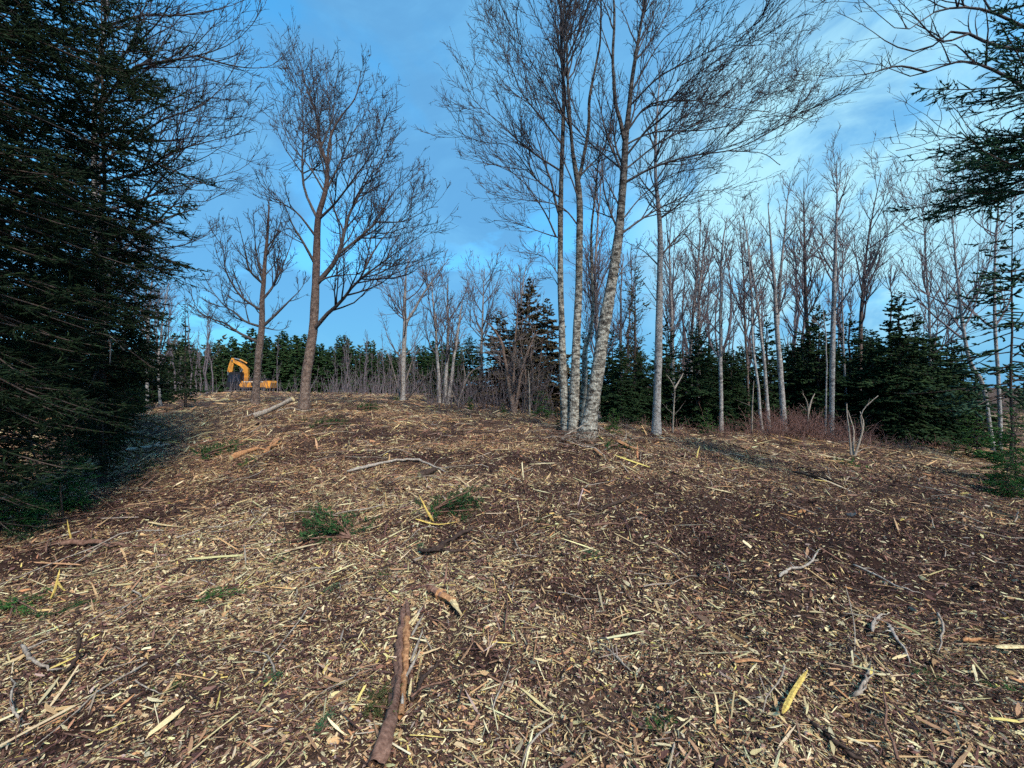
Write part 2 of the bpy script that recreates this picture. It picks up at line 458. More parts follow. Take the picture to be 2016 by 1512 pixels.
def bare_tree(name, label, cat, group, d, trunks, limbs=(), levels=(), bark=None, seed=1, ktrunk=12, extra=None, twig=None, limbmat=None,
              flare=1.35, rmin_k=0.00057, join_limbs=False, spread=0.55, nlimb=14, baseoff=None, wk=.80, lk=.9, cut=.86):
    r = np.random.default_rng(seed)
    rmin = rmin_k * d
    x0 = (trunks[0][0][0] - 1008) / F * d
    root = empty(name, (x0, d, gz(x0, d)))
    org = np.array(root.location)
    tag(root, label, cat, group)
    tp, tr_ = [], []
    for ti, tr in enumerate(trunks):
        do = 0.0 if baseoff is None else baseoff[ti]
        pts = np.array([P(x, y, d + do) for x, y, w in tr])
        w = np.array([wk * w / 2 / F * d / math.hypot(1, (x - 1008) / F) for x, y, w in tr])
        g = gz(pts[0, 0], pts[0, 1])
        if tr[0][1] > 770 and pts[0, 2] > g - 0.15 or ti == 0:
            pts[0, 2] = min(pts[0, 2], g - 0.12)
        a = resample(np.hstack([pts, w[:, None]]), 40)
        pp, rr = a[:, :3], np.maximum(a[:, 3], 0.004)
        hh = pp[:, 2] - g
        if flare and tr[0][1] > 770:
            rr = rr * (1 + (flare - 1) * np.exp(-np.maximum(hh, 0) / 0.22))
        # gentle wander
        s = np.linspace(0, 1, 40)
        pp[:, 0] += 0.012 * d / 9 * (vnoise(s * 9, s * 0 + seed + ti, 2) - 0.5) * 2
        tp.append(pp); tr_.append(rr)
        V, Q = trunk_mesh(pp, rr, ktrunk, seed + ti)
        link('trunk', mesh_np('trunk', V - org, Q, bark, True), root)
    TP = np.stack(tp); TR = np.stack(tr_)
    lp, lr = [], []
    for lb in limbs:
        w0 = lb[0][2] if len(lb[0]) > 2 else 6
        allp = np.concatenate(tp + lp)                      # start on the nearest wood already there
        uv = np.stack([allp[:, 0] / allp[:, 1] * F + 1008, 756 - (allp[:, 2] - CAMZ) / allp[:, 1] * F], 1)
        j = int(np.argmin(((uv - np.array(lb[0][:2])) ** 2).sum(1)))
        pts = wave(lb, d, r, spread, allp[j, 1] - d)
        pts[0] = allp[j]
        a = resample(resample(pts, 40)[:int(40 * cut)], nlimb)          # twigs fill the rest of the reach
        q = np.linspace(0, 1, nlimb)
        lp.append(a); lr.append(np.maximum(w0 * lk * wk / 2 / F * d * (1 - q) ** 1.15, rmin * 1.2))
    if lp:
        LP, LR = np.stack(lp), np.stack(lr)
    else:
        LP, LR = np.zeros((0, nlimb, 3)), np.zeros((0, nlimb))
    if extra:
        e = dict(extra); e.setdefault('nseg', nlimb - 1)
        EP, ER = grow(TP, TR, rmin=rmin, rng=r, **e)
        LP = np.concatenate([LP, EP]); LR = np.concatenate([LR, ER])
    if len(LP):
        if join_limbs:
            V, Q = tubes(LP, LR, 5)
            link('limbs', mesh_np('limbs', V - org, Q, limbmat or bark, True), root)
        else:
            for i in range(len(LP)):
                V, Q = tubes(LP[i:i + 1], LR[i:i + 1], 6)
                link('limb', mesh_np('limb', V - org, Q, limbmat or bark, True), root)
    parts = []
    up_ = np.stack([resample(p_[27:], nlimb) for p_ in tp]); ur_ = np.stack([np.interp(np.linspace(27, 39, nlimb), np.arange(40), q_) for q_ in tr_])
    cp, cr = (LP, LR) if join_limbs else (np.concatenate([LP, up_[:, ::1]]), np.concatenate([LR, ur_]))
    for i, lv in enumerate(levels):
        lv = dict(lv)
        k = lv.pop('k', 3)
        if lv.pop('from_trunk', False):
            q_, z_ = grow(TP, TR, rmin=rmin, rng=r, **lv)
        else:
            q_, z_ = grow(cp, cr, rmin=rmin, rng=r, **lv)
        if len(q_) == 0:
            continue
        parts.append(tubes(q_, z_, k))
        cp, cr = q_, z_
    if parts:
        V, Q = merge(parts)
        link('crown', mesh_np('crown', V - org, Q, twig or M_TWIG), root)
    return root

# ------------------------------------------------------------------ ground
def line(a, b, n):
    u = np.linspace(-1, 1, n)
    return a * np.sinh(b * u)
gx = line(1.9, 6.0, 430)
gy = np.concatenate([np.linspace(-60, -3, 12)[:-1], np.linspace(-3, 0.6, 30)[:-1], 0.6 + 2.0 * np.sinh(5.95 * np.linspace(0, 1, 330))])
XX, YY = np.meshgrid(gx, gy)
ZZ = H(XX, YY)

def blob(px, py, wpx, hpx, s=1.0):
    c_ = G(px, py); a = G(px, py - hpx); b = G(px, py + hpx)
    return (c_[0], c_[1], wpx / F * c_[1], max(0.12, abs(a[1] - b[1]) / 2), s)
SOIL = [blob(790, 897, 190, 14, 1.0), blob(600, 885, 90, 10, .6), blob(1060, 962, 120, 14, .8), blob(1620, 1060, 620, 110, 1.0), blob(1850, 960, 260, 40, .8), blob(1950, 1060, 220, 110, 1.0),
        blob(1080, 1150, 130, 30, .9), blob(990, 1320, 130, 32, 1.0), blob(200, 1010, 160, 50, .8), blob(30, 1470, 110, 60, .9), blob(1330, 1090, 150, 40, .7),
        blob(660, 1150, 50, 18, .7), blob(520, 960, 110, 20, .6), blob(930, 830, 90, 8, .6), blob(1500, 950, 130, 14, .6), blob(700, 845, 60, 8, .6), blob(1400, 880, 90, 6, .3),
        blob(60, 1100, 130, 60, .9), blob(1280, 970, 140, 18, .8), blob(1100, 1040, 110, 22, .7), blob(880, 1235, 70, 20, .5), blob(1240, 1200, 120, 24, .6), blob(1820, 1180, 240, 60, .8), blob(640, 900, 160, 10, .7), blob(450, 1000, 120, 26, .5), blob(1000, 900, 90, 10, .6), blob(1350, 900, 160, 8, .7), blob(330, 1200, 60, 24, .5)]
def soil(x, y):
    s = np.zeros_like(np.asarray(x, float))
    wx = x + 0.5 * (vnoise(x * 2.2, y * 2.2, 31) - .5) + .2 * (vnoise(x * 7, y * 7, 33) - .5)
    wy = y + 0.5 * (vnoise(x * 2.2, y * 2.2, 32) - .5) + .2 * (vnoise(x * 7, y * 7, 34) - .5)
    for cx, cy, rx, ry, k in SOIL:
        s = np.maximum(s, k * np.exp(-(((wx - cx) / rx) ** 2 + ((wy - cy) / ry) ** 2) ** 1.5))
    n = vnoise(x * 0.9, y * 0.9, 12) * .6 + vnoise(x * 3, y * 3, 13) * .4
    nf = np.clip((np.hypot(x, y) - 2.2) / 2.5, .22, 1)
    return np.clip(np.maximum(s, nf * np.clip((n - 0.56) * 4.0, 0, .85)), 0, 1)

m, N, L, b = new_mat('mulch_ground', 0.95, 0.1)
at = N.new('ShaderNodeAttribute'); at.attribute_name = 'soil'
tc = N.new('ShaderNodeTexCoord')
n1 = N.new('ShaderNodeTexNoise'); n1.inputs['Scale'].default_value = 26; n1.inputs['Detail'].default_value = 8; n1.inputs['Roughness'].default_value = .7
L.new(tc.outputs['Object'], n1.inputs['Vector'])
r1 = ramp(N, [(0.3, (0.022, 0.013, 0.011)), (0.5, (0.085, 0.05, 0.036)), (0.68, (0.23, 0.145, 0.095)), (0.8, (0.38, 0.26, 0.16))])
L.new(n1.outputs['Fac'], r1.inputs['Fac'])
r2 = ramp(N, [(0.3, (0.012, 0.0065, 0.0055)), (0.75, (0.05, 0.025, 0.019))])
L.new(n1.outputs['Fac'], r2.inputs['Fac'])
mx = N.new('ShaderNodeMix'); mx.data_type = 'RGBA'
L.new(at.outputs['Fac'], mx.inputs['Factor']); L.new(r1.outputs['Color'], mx.inputs['A']); L.new(r2.outputs['Color'], mx.inputs['B'])
L.new(mx.outputs['Result'], b.inputs['Base Color'])
bp = N.new('ShaderNodeBump'); bp.inputs['Strength'].default_value = .8; bp.inputs['Distance'].default_value = .03
L.new(n1.outputs['Fac'], bp.inputs['Height']); L.new(bp.outputs['Normal'], b.inputs['Normal'])
M_GROUND = m
nyr, nxr = XX.shape
ii = (np.arange(nyr - 1)[:, None] * nxr + np.arange(nxr - 1)[None, :]).ravel()
GQ = np.stack([ii, ii + 1, ii + 1 + nxr, ii + nxr], 1)
GV = np.stack([XX.ravel(), YY.ravel(), ZZ.ravel()], 1)
gme = mesh_np('ground', GV, GQ, M_GROUND, True)
sa = gme.attributes.new('soil', 'FLOAT', 'POINT')
sa.data.foreach_set('value', np.clip(soil(GV[:, 0], GV[:, 1]) * .85 + .15, 0, 1).astype(np.float32))
ground = link('ground', gme); tag(ground, kind='structure')

# ------------------------------------------------------------------ wood chips and shreds
mc, N, L, b = new_mat('wood_chip_surface', 0.8, 0.15)
a = N.new('ShaderNodeAttribute'); a.attribute_type = 'INSTANCER'; a.attribute_name = 'ccol'
tc = N.new('ShaderNodeTexCoord'); mp = N.new('ShaderNodeMapping'); mp.inputs['Scale'].default_value = (2, 12, 6)
L.new(tc.outputs['Object'], mp.inputs['Vector'])
n = N.new('ShaderNodeTexNoise'); n.inputs['Scale'].default_value = 2.5; n.inputs['Detail'].default_value = 4
L.new(mp.outputs['Vector'], n.inputs['Vector'])
r = ramp(N, [(0.3, (0.55, 0.5, 0.45)), (0.7, (1.15, 1.15, 1.15))]); L.new(n.outputs['Fac'], r.inputs['Fac'])
mx = N.new('ShaderNodeMix'); mx.data_type = 'RGBA'; mx.blend_type = 'MULTIPLY'; mx.inputs['Factor'].default_value = 1
L.new(a.outputs['Color'], mx.inputs['A']); L.new(r.outputs['Color'], mx.inputs['B'])
L.new(mx.outputs['Result'], b.inputs['Base Color'])
M_CHIP = mc

def chip_mesh(seed, pts=5, bend=0.12):
    r = np.random.default_rng(seed)
    n = pts
    x = np.linspace(-.5, .5, n)
    w = r.uniform(.30, .52, n)
    w[0] *= r.uniform(.15, 1.0); w[-1] *= r.uniform(.15, 1.0)
    cy = np.cumsum(r.normal(size=n)) * .10; cz = bend * (x * 2) ** 2 * r.uniform(-1, 1) + r.normal(size=n) * .02
    tw = np.cumsum(r.normal(size=n)) * .25
    V = []
    for i in range(n):
        for sy, sz in ((-1, -.5), (-1, .6), (1, .45), (1, -.6)):
            yy = sy * w[i]; zz = sz * w[i] * .5
            V.append((x[i] + r.normal() * (.09 if i in (0, n - 1) else .02), cy[i] + yy * math.cos(tw[i]) - zz * math.sin(tw[i]), cz[i] + yy * math.sin(tw[i]) + zz * math.cos(tw[i])))
    Fc = []
    for i in range(n - 1):
        for k in range(4):
            Fc.append((i * 4 + k, i * 4 + (k + 1) % 4, i * 4 + 4 + (k + 1) % 4, i * 4 + 4 + k))
    Fc += [(3, 2, 1, 0), (n * 4 - 4, n * 4 - 3, n * 4 - 2, n * 4 - 1)]
    me = bpy.data.meshes.new('wood_chip'); me.from_pydata(V, [], Fc); me.materials.append(M_CHIP); me.update()
    return me
CHIPS = [chip_mesh(i, 4 if i % 2 else 5) for i in range(8)]
CHIP_OBJ = [bpy.data.objects.new('chip_shape', me) for me in CHIPS]       # sources only, never linked

STRAW = np.array([(0.60, 0.47, 0.26), (0.74, 0.62, 0.38), (0.54, 0.345, 0.18), (0.42, 0.24, 0.14), (0.235, 0.130, 0.098), (0.12, 0.060, 0.050), (0.05, 0.027, 0.025),
                  (0.66, 0.52, 0.17), (0.50, 0.25, 0.12), (0.38, 0.29, 0.24)])
W_PALE = np.array([.19, .16, .11, .09, .10, .14, .14, .015, .005, .05])
W_TAN = np.array([.12, .07, .20, .20, .15, .11, .08, .005, .04, .02])
W_DARK = np.array([.06, .05, .04, .06, .14, .28, .32, .01, .01, .03])
def chip_cols(x, y, s, r):
    far = np.clip((np.hypot(x, y) - 3.6) / 4.0 + (vnoise(x * .7, y * .7, 51) - .5), 0, 1)
    Wt = (1 - far)[:, None] * W_PALE + far[:, None] * W_TAN
    Wt = (1 - s)[:, None] * Wt + s[:, None] * W_DARK
    Wt = Wt / Wt.sum(1, keepdims=True)
    u = r.random(len(x))[:, None]
    i = (np.cumsum(Wt, 1) < u).sum(1).clip(0, 9)
    c_ = STRAW[i] * r.uniform(.7, 1.2, (len(x), 1)) * (1 + r.normal(size=(len(x), 3)) * .05)
    return np.clip(c_, 0.01, .9), i

def ground_normal(x, y, e=0.06):
    dx = (H(x + e, y) - H(x - e, y)) / (2 * e); dy = (H(x, y + e) - H(x, y - e)) / (2 * e)
    return dx, dy

def scatter_points(bands, r, soilk=.93):
    X, Y, LN, WD, TH = [], [], [], [], []
    for d0, d1, n, l0, l1, asp in bands:
        k = int(n * 2.6)
        y = np.sqrt(r.uniform(d0 ** 2, d1 ** 2, k)); x = r.uniform(-1, 1, k) * (1.36 * y + .6)
        s = soil(x, y)
        clump = vnoise(x * 2.5, y * 2.5, 61)
        keep = r.random(k) < (1 - soilk * s) * (.25 + 1.1 * clump)
        x, y = x[keep][:n], y[keep][:n]
        ln = l0 * np.exp(r.normal(size=len(x)) * .45); ln = np.clip(ln, l0 * .3, l1)
        X.append(x); Y.append(y); LN.append(ln); WD.append(ln / r.uniform(asp[0], asp[1], len(x))); TH.append(r.uniform(.25, .6, len(x)))
    return [np.concatenate(v) for v in (X, Y, LN, WD, TH)]

def scatter_object(name, label, bands, seed, lift=0.0, tilt=.36, soilk=.93):
    r = np.random.default_rng(seed)
    x, y, ln, wd, th = scatter_points(bands, r, soilk)
    s = soil(x, y); col, ci = chip_cols(x, y, s, r)
    dx, dy = ground_normal(x, y)
    yaw = r.uniform(0, 2 * np.pi, len(x))
    z = H(x, y) + wd * .25 + r.uniform(0, .018, len(x)) + lift
    c_, s_ = np.cos(yaw), np.sin(yaw)
    pitch = -np.arctan(dx * c_ + dy * s_) + r.normal(size=len(x)) * tilt * .6
    roll = np.arctan(-dx * s_ + dy * c_) + r.normal(size=len(x)) * tilt * 1.6
    rot = np.stack([roll, pitch, yaw], 1)
    scl = np.stack([ln, wd, wd * th], 1)
    me = bpy.data.meshes.new(name)
    me.vertices.add(len(x)); me.vertices.foreach_set('co', np.stack([x, y, z], 1).astype(np.float32).ravel())
    for nm, tp, v in (('rot', 'FLOAT_VECTOR', rot), ('scl', 'FLOAT_VECTOR', scl)):
        t = me.attributes.new(nm, tp, 'POINT'); t.data.foreach_set('vector', v.astype(np.float32).ravel())
    t = me.attributes.new('idx', 'INT', 'POINT'); t.data.foreach_set('value', r.integers(0, len(CHIPS), len(x)).astype(np.int32))
    c4 = np.ones((len(x), 4), np.float32); c4[:, :3] = col
    t = me.attributes.new('ccol', 'FLOAT_COLOR', 'POINT'); t.data.foreach_set('color', c4.ravel())
    o = link(name, me)
    md = o.modifiers.new('scatter', 'NODES'); md.node_group = SCATTER
    tag(o, label, 'wood chips', kind='stuff')
    return o

SCATTER = bpy.data.node_groups.new('scatter_chips', 'GeometryNodeTree')
SCATTER.interface.new_socket('Geometry', in_out='INPUT', socket_type='NodeSocketGeometry')
SCATTER.interface.new_socket('Geometry', in_out='OUTPUT', socket_type='NodeSocketGeometry')
sn, sl = SCATTER.nodes, SCATTER.links
gi = sn.new('NodeGroupInput'); go = sn.new('NodeGroupOutput')
jn = sn.new('GeometryNodeJoinGeometry')
for co in CHIP_OBJ:
    oi = sn.new('GeometryNodeObjectInfo'); oi.inputs['Object'].default_value = co; oi.inputs['As Instance'].default_value = False
    ti = sn.new('GeometryNodeGeometryToInstance')
    sl.new(oi.outputs['Geometry'], ti.inputs[0]); sl.new(ti.outputs[0], jn.inputs[0])
ip = sn.new('GeometryNodeInstanceOnPoints')
sl.new(gi.outputs[0], ip.inputs['Points']); sl.new(jn.outputs[0], ip.inputs['Instance'])
ip.inputs['Pick Instance'].default_value = True
for nm, tp, sk in (('idx', 'INT', 'Instance Index'), ('rot', 'FLOAT_VECTOR', 'Rotation'), ('scl', 'FLOAT_VECTOR', 'Scale')):
    na = sn.new('GeometryNodeInputNamedAttribute'); na.data_type = tp; na.inputs['Name'].default_value = nm
    out = [q for q in na.outputs if q.enabled and q.name == 'Attribute'][0]
    sl.new(out, ip.inputs[sk])
sl.new(ip.outputs[0], go.inputs[0])

BANDS = [(0.8, 2.6, 85000, .0165, .085, (2.0, 5.5)), (2.6, 4.5, 110000, .021, .11, (2.2, 6.5)), (4.5, 8, 125000, .032, .13, (3, 9)),
         (8, 15, 90000, .070, .3, (4, 12)), (15, 40, 45000, .24, .8, (8, 18))]
scatter_object('wood_chips', 'litter of shredded wood chips and bark covering the cleared ground', BANDS, 5)
STRAWB = [(0.8, 3, 2600, .09, .26, (12, 26)), (3, 6, 5500, .13, .4, (14, 30)), (6, 14, 9000, .24, .8, (16, 34))]
scatter_object('wood_shreds', 'long thin shreds of wood and straw strewn over the chips', STRAWB, 6, lift=.012, tilt=.2)

_wp, _wt = W_PALE.copy(), W_TAN.copy()
W_PALE[:] = [.03, .02, .05, .10, .22, .30, .25, 0, .01, .02]; W_TAN[:] = W_PALE
scatter_object('bark_crumbs', 'fine dark bark crumbs and fibres between the wood chips', [(0.8, 2.6, 34000, .014, .05, (1.5, 6)), (2.6, 5.5, 60000, .021, .09, (1.6, 7)), (5.5, 9, 40000, .035, .14, (2, 8))], 8, lift=.004, tilt=.6, soilk=-.6)
W_PALE[:], W_TAN[:] = _wp, _wt

# single larger chips that can be picked out near the camera
rc = np.random.default_rng(77)
made = 0
for px, py in zip(rc.uniform(0, 2016, 900), 1512 - 560 * rc.random(900) ** 1.15):
    if made >= 290:
        break
    g = G(px, py)
    s = float(soil(np.array([g[0]]), np.array([g[1]]))[0])
    if rc.random() < .25 * s:
        continue
    o = link('wood_chip', CHIPS[int(rc.integers(0, 8))])
    ln = float(np.clip(.060 * math.exp(rc.normal() * .35), .040, .13)) * (1 + .05 * g[1])
    wd = ln / rc.uniform(4.0, 8.5)
    o.location = (g[0], g[1], g[2] + .028 + wd * .2)
    o.scale = (ln, wd, wd * rc.uniform(.3, .6))
    o.rotation_euler = (rc.normal() * .35, rc.normal() * .22, rc.uniform(0, 6.28))
    ck = int(rc.choice([0, 1, 1, 0, 2, 7, 8, 3, 3, 4])); cc = STRAW[ck] * rc.uniform(.85, 1.2)
    o['ccol'] = [float(v) for v in cc]
    cw = {0: 'straw-coloured', 1: 'cream-white', 2: 'tan', 3: 'brown', 4: 'dark brown', 7: 'yellow', 8: 'orange'}[ck]
    wh = ('left' if px < 500 else 'left of centre' if px < 900 else 'in the middle' if px < 1150 else 'right of centre' if px < 1550 else 'right')
    dp = 'along the bottom edge' if py > 1400 else 'in the near foreground' if py > 1240 else 'further up the slope'
    sz = 'long thin' if ln / wd > 6.5 else 'broad'
    tag(o, f'{sz} {cw} wood chip on the mulch {dp}, {wh}', 'wood chip', 'larger loose wood chips')
    made += 1

# ------------------------------------------------------------------ excavator
def flat_mat(name, colr, rough, spec=0.4, dirt=0.25, metal=0.0):
    m, N, L, b = new_mat(name, rough, spec)
    b.inputs['Metallic'].default_value = metal
    tc = N.new('ShaderNodeTexCoord'); n = N.new('ShaderNodeTexNoise'); n.inputs['Scale'].default_value = 2.2; n.inputs['Detail'].default_value = 8
    L.new(tc.outputs['Object'], n.inputs['Vector'])
    dk = tuple(v * (1 - dirt) * .9 + .02 * dirt for v in colr)
    r = ramp(N, [(.35, dk), (.62, colr)]); L.new(n.outputs['Fac'], r.inputs['Fac']); L.new(r.outputs['Color'], b.inputs['Base Color'])
    return m
M_YEL = flat_mat('excavator_paint', (0.70, 0.27, 0.03), .5, dirt=.45)
M_BLK = flat_mat('black_paint', (0.012, 0.012, 0.016), .6, .2)
M_STEEL = flat_mat('worn_track_steel', (0.13, 0.10, 0.09), .7, dirt=.4)
M_CHROME = flat_mat('cylinder_rod', (0.6, 0.6, 0.6), .25, metal=.8)
M_GLASS = flat_mat('dark_glass', (0.012, 0.016, 0.028), .3, .3, 0)
M_WHITE = flat_mat('pale_panel', (0.6, 0.56, 0.5), .5)

def excavator():
    d = 47.0
    x = (491 - 1008) / F * d
    root = empty('excavator', (x, d, gz(x, d) + .02), math.radians(180 + 12))
    tag(root, 'yellow and black tracked excavator with folded arm parked before the far spruces', 'excavator')
    for sy in (1, -1):
        # one crawler: belt of shoes round a stadium, frame inside
        mb = MB(); n = 46; Ls, r = 3.8, .42
        per = 2 * Ls + 2 * math.pi * r
        for i in range(n):
            s = per * i / n
            if s < Ls: px, pz, a = -Ls / 2 + s, 0.0, 0.0
            elif s < Ls + math.pi * r:
                t = (s - Ls) / r; px, pz, a = Ls / 2 + r * math.sin(t), r - r * math.cos(t), t
            elif s < 2 * Ls + math.pi * r: px, pz, a = Ls / 2 - (s - Ls - math.pi * r), 2 * r, math.pi
            else:
                t = (s - 2 * Ls - math.pi * r) / r; px, pz, a = -Ls / 2 - r * math.sin(t), r + r * math.cos(t), math.pi + t
            hw = per / n * .46
            ca, sa_ = math.cos(a), math.sin(a)
            V = []
            for ux in (-hw, hw):
                for uy in (-.3, .3):
                    for uz in (-.03, .03):
                        V.append((px + ux * ca - uz * sa_, sy * 1.15 + uy, pz + .03 + ux * sa_ + uz * ca))
            mb.add(V, [(0, 1, 3, 2), (4, 6, 7, 5), (0, 4, 5, 1), (2, 3, 7, 6), (0, 2, 6, 4), (1, 5, 7, 3)])
        t = mb.build('track', M_STEEL, root)
        f = MB(); f.box((-1.8, sy * 1.15 - .2, .22), (1.8, sy * 1.15 + .2, .66), .08); f.build('track_frame', M_BLK, t)
        for wx in (-1.9, 1.9):
            w = MB(); w.tube((wx, sy * 1.15 - .22, .45), (wx, sy * 1.15 + .22, .45), .36, k=18); w.build('sprocket' if wx < 0 else 'idler_wheel', M_STEEL, t)
        for wx in np.linspace(-1.5, 1.5, 7):
            w = MB(); w.tube((wx, sy * 1.15 - .24, .18), (wx, sy * 1.15 + .24, .18), .12, k=10); w.build('roller', M_STEEL, t)
    u = MB(); u.box((-.9, -.9, .45), (.9, .9, .85), .1); u.tube((0, 0, .84), (0, 0, 1.05), .62, k=24); u.build('undercarriage', M_BLK, root)
    p = MB(); p.box((-2.3, -1.28, 1.05), (1.75, 1.28, 1.26), .05); p.build('platform', M_BLK, root)
    c_ = MB(); c_.prism([(-2.75, 1.18), (-2.1, 1.12), (-2.1, 2.02), (-2.62, 2.02), (-2.82, 1.8)], -1.25, 1.25); c_.build('counterweight', M_YEL, root)
    for y0, y1 in ((.62, 1.3), (-1.3, -.62)):
        e = MB(); e.prism([(-2.08, 1.27), (.45 if y0 > 0 else 1.3, 1.27), (.62 if y0 > 0 else 1.45, 1.5), (.35 if y0 > 0 else 1.2, 1.98), (-2.08, 1.98)], y0, y1); s = e.build('side_panel', M_YEL, root)
        for k in (-1.6, -1.25, -.9):
            q = MB(); ye = y1 + .004 if y0 > 0 else y0 - .03; q.box((k, ye, 1.45), (k + .22, ye + .026, 1.8)); q.build('vent', M_BLK, s)
        q = MB(); ye = y1 + .004 if y0 > 0 else y0 - .03; q.box((-2.0, ye, 1.86), (.2, ye + .026, 1.94)); q.build('stripe', M_WHITE, s)
    h = MB(); h.prism([(-2.08, 1.99), (-.2, 1.99), (-.35, 2.32), (-1.95, 2.32)], -1.1, .98); h.build('engine_hood', M_BLK, root)
    ex = MB(); ex.tube((-1.5, -.6, 2.3), (-1.5, -.6, 2.75), .06); ex.build('exhaust_pipe', M_STEEL, root)
    # the near side (local +y after the half turn) carries the cab; the machine faces image left
    cab = MB(); cab.prism([(.5, 1.27), (1.95, 1.27), (2.05, 1.75), (1.78, 2.92), (1.6, 3.04), (.5, 3.04)], .28, 1.26)
    cb = cab.build('cab', M_BLK, root)
    for pr in ([(1.02, 1.85), (1.86, 1.85), (1.68, 2.72), (1.02, 2.72)], [(.58, 1.95), (.95, 1.95), (.95, 2.72), (.58, 2.72)]):
        w = MB(); w.prism(pr, 1.262, 1.285); w.build('window', M_GLASS, cb)
    w = MB(); w.prism([(2.06, 1.8), (2.075, 1.8), (1.80, 2.78), (1.785, 2.78)], .36, 1.18); w.build('windscreen', M_GLASS, cb)
    hr = MB()
    for a_, b_ in (((.98, 1.34, 1.5), (.98, 1.34, 2.3)), ((-1.9, 1.2, 2.0), (-1.9, 1.2, 2.55)), ((-1.9, 1.2, 2.55), (-.9, 1.2, 2.55)), ((-.9, 1.2, 2.55), (-.9, 1.2, 2.0))):
        hr.tube(a_, b_, .022, k=6)
    hr.build('handrail', M_BLK, root)
    bm = MB(); bm.prism([(.15, 1.55), (.75, 1.5), (.82, 2.6), (.68, 3.35), (.95, 3.72), (1.85, 4.24), (1.95, 4.4), (1.8, 4.54), (.66, 4.02), (.12, 3.45), (.1, 2.4)], -.3, .12); bo = bm.build('boom', M_YEL, root)
    pn = MB(); pn.tube((1.85, -.4, 4.4), (1.85, .22, 4.4), .09); pn.build('pivot_pin', M_STEEL, bo)
    ar = MB(); ar.prism([(1.68, 4.70), (1.95, 4.73), (2.2, 4.1), (2.28, 1.95), (2.1, 1.95), (1.75, 3.9)], -.22, .06); ar.build('arm', M_YEL, root)
    bk = MB(); bk.prism([(2.3, 2.0), (2.05, 2.02), (1.75, 1.7), (1.62, 1.25), (1.85, .85), (2.25, .78), (2.05, 1.05), (1.98, 1.35), (2.12, 1.6)], -.6, .45); bu = bk.build('bucket', M_STEEL, root)
    for ty in np.linspace(-.5, .36, 5):
        t = MB(); t.prism([(2.2, .80), (2.42, .84), (2.2, .9)], ty - .04, ty + .04); t.build('bucket_tooth', M_STEEL, bu)
    for a_, m_, e_, y in (((1.35, .12, 1.6), (1.1, .12, 2.7), (.75, .12, 3.5), .2), ((1.35, -.3, 1.6), (1.1, -.3, 2.7), (.75, -.3, 3.5), -.4), ((.3, -.1, 4.12), (1.1, -.1, 4.55), (1.78, -.1, 4.70), 0), ((2.2, -.08, 4.0), (2.42, -.08, 3.1), (2.36, -.08, 2.2), 0)):
        c1 = MB(); c1.tube(a_, m_, .085, k=10); hc = c1.build('hydraulic_cylinder', M_YEL, root)
        c2 = MB(); c2.tube(m_, e_, .045, k=8); c2.build('cylinder_rod', M_CHROME, hc)
    root.scale = (.93, .93, .97)
    return root
excavator()

# ------------------------------------------------------------------ bare hero trees
LV_MAPLE = [dict(dens=5.2, t0=.18, ang=38, ratio=.56, up=.10, jit=.11, nseg=7, lmin=.5, lmax=2.6, k=3, taper=.55),
            dict(dens=5.4, t0=.15, ang=40, ratio=.46, up=.11, jit=.13, nseg=5, lmin=.2, lmax=1.1, taper=.5),
            dict(dens=7.0, t0=.15, ang=44, ratio=.40, up=.12, jit=.12, nseg=2, lmin=.10, lmax=.4)]
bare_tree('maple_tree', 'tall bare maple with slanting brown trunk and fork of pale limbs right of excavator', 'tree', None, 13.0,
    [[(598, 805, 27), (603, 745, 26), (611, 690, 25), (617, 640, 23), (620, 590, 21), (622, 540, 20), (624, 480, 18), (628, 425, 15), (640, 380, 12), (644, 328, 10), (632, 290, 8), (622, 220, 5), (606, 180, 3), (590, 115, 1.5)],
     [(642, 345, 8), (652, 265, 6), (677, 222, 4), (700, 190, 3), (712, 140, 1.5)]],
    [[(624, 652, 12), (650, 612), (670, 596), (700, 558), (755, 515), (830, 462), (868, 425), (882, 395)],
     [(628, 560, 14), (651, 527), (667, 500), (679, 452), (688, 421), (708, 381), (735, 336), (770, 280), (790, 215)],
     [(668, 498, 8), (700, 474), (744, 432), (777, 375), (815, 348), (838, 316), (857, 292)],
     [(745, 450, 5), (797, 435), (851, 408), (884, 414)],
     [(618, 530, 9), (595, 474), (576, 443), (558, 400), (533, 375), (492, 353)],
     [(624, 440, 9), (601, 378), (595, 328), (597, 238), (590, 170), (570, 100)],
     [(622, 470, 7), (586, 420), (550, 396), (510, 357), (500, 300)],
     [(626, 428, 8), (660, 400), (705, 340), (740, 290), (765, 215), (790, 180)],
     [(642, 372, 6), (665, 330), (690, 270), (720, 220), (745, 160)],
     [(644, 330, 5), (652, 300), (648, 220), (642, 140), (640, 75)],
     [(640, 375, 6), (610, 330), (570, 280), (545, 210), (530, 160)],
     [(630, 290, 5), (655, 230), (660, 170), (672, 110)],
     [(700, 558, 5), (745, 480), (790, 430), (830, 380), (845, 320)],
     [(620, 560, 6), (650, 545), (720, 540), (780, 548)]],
    LV_MAPLE, M_MAPLE, seed=11, ktrunk=16, extra=dict(dens=.9, t0=.40, ang=46, ratio=.26, up=.08, jit=.08, lmin=.8, lmax=2.6, t1=.85), limbmat=M_GREYLIMB)

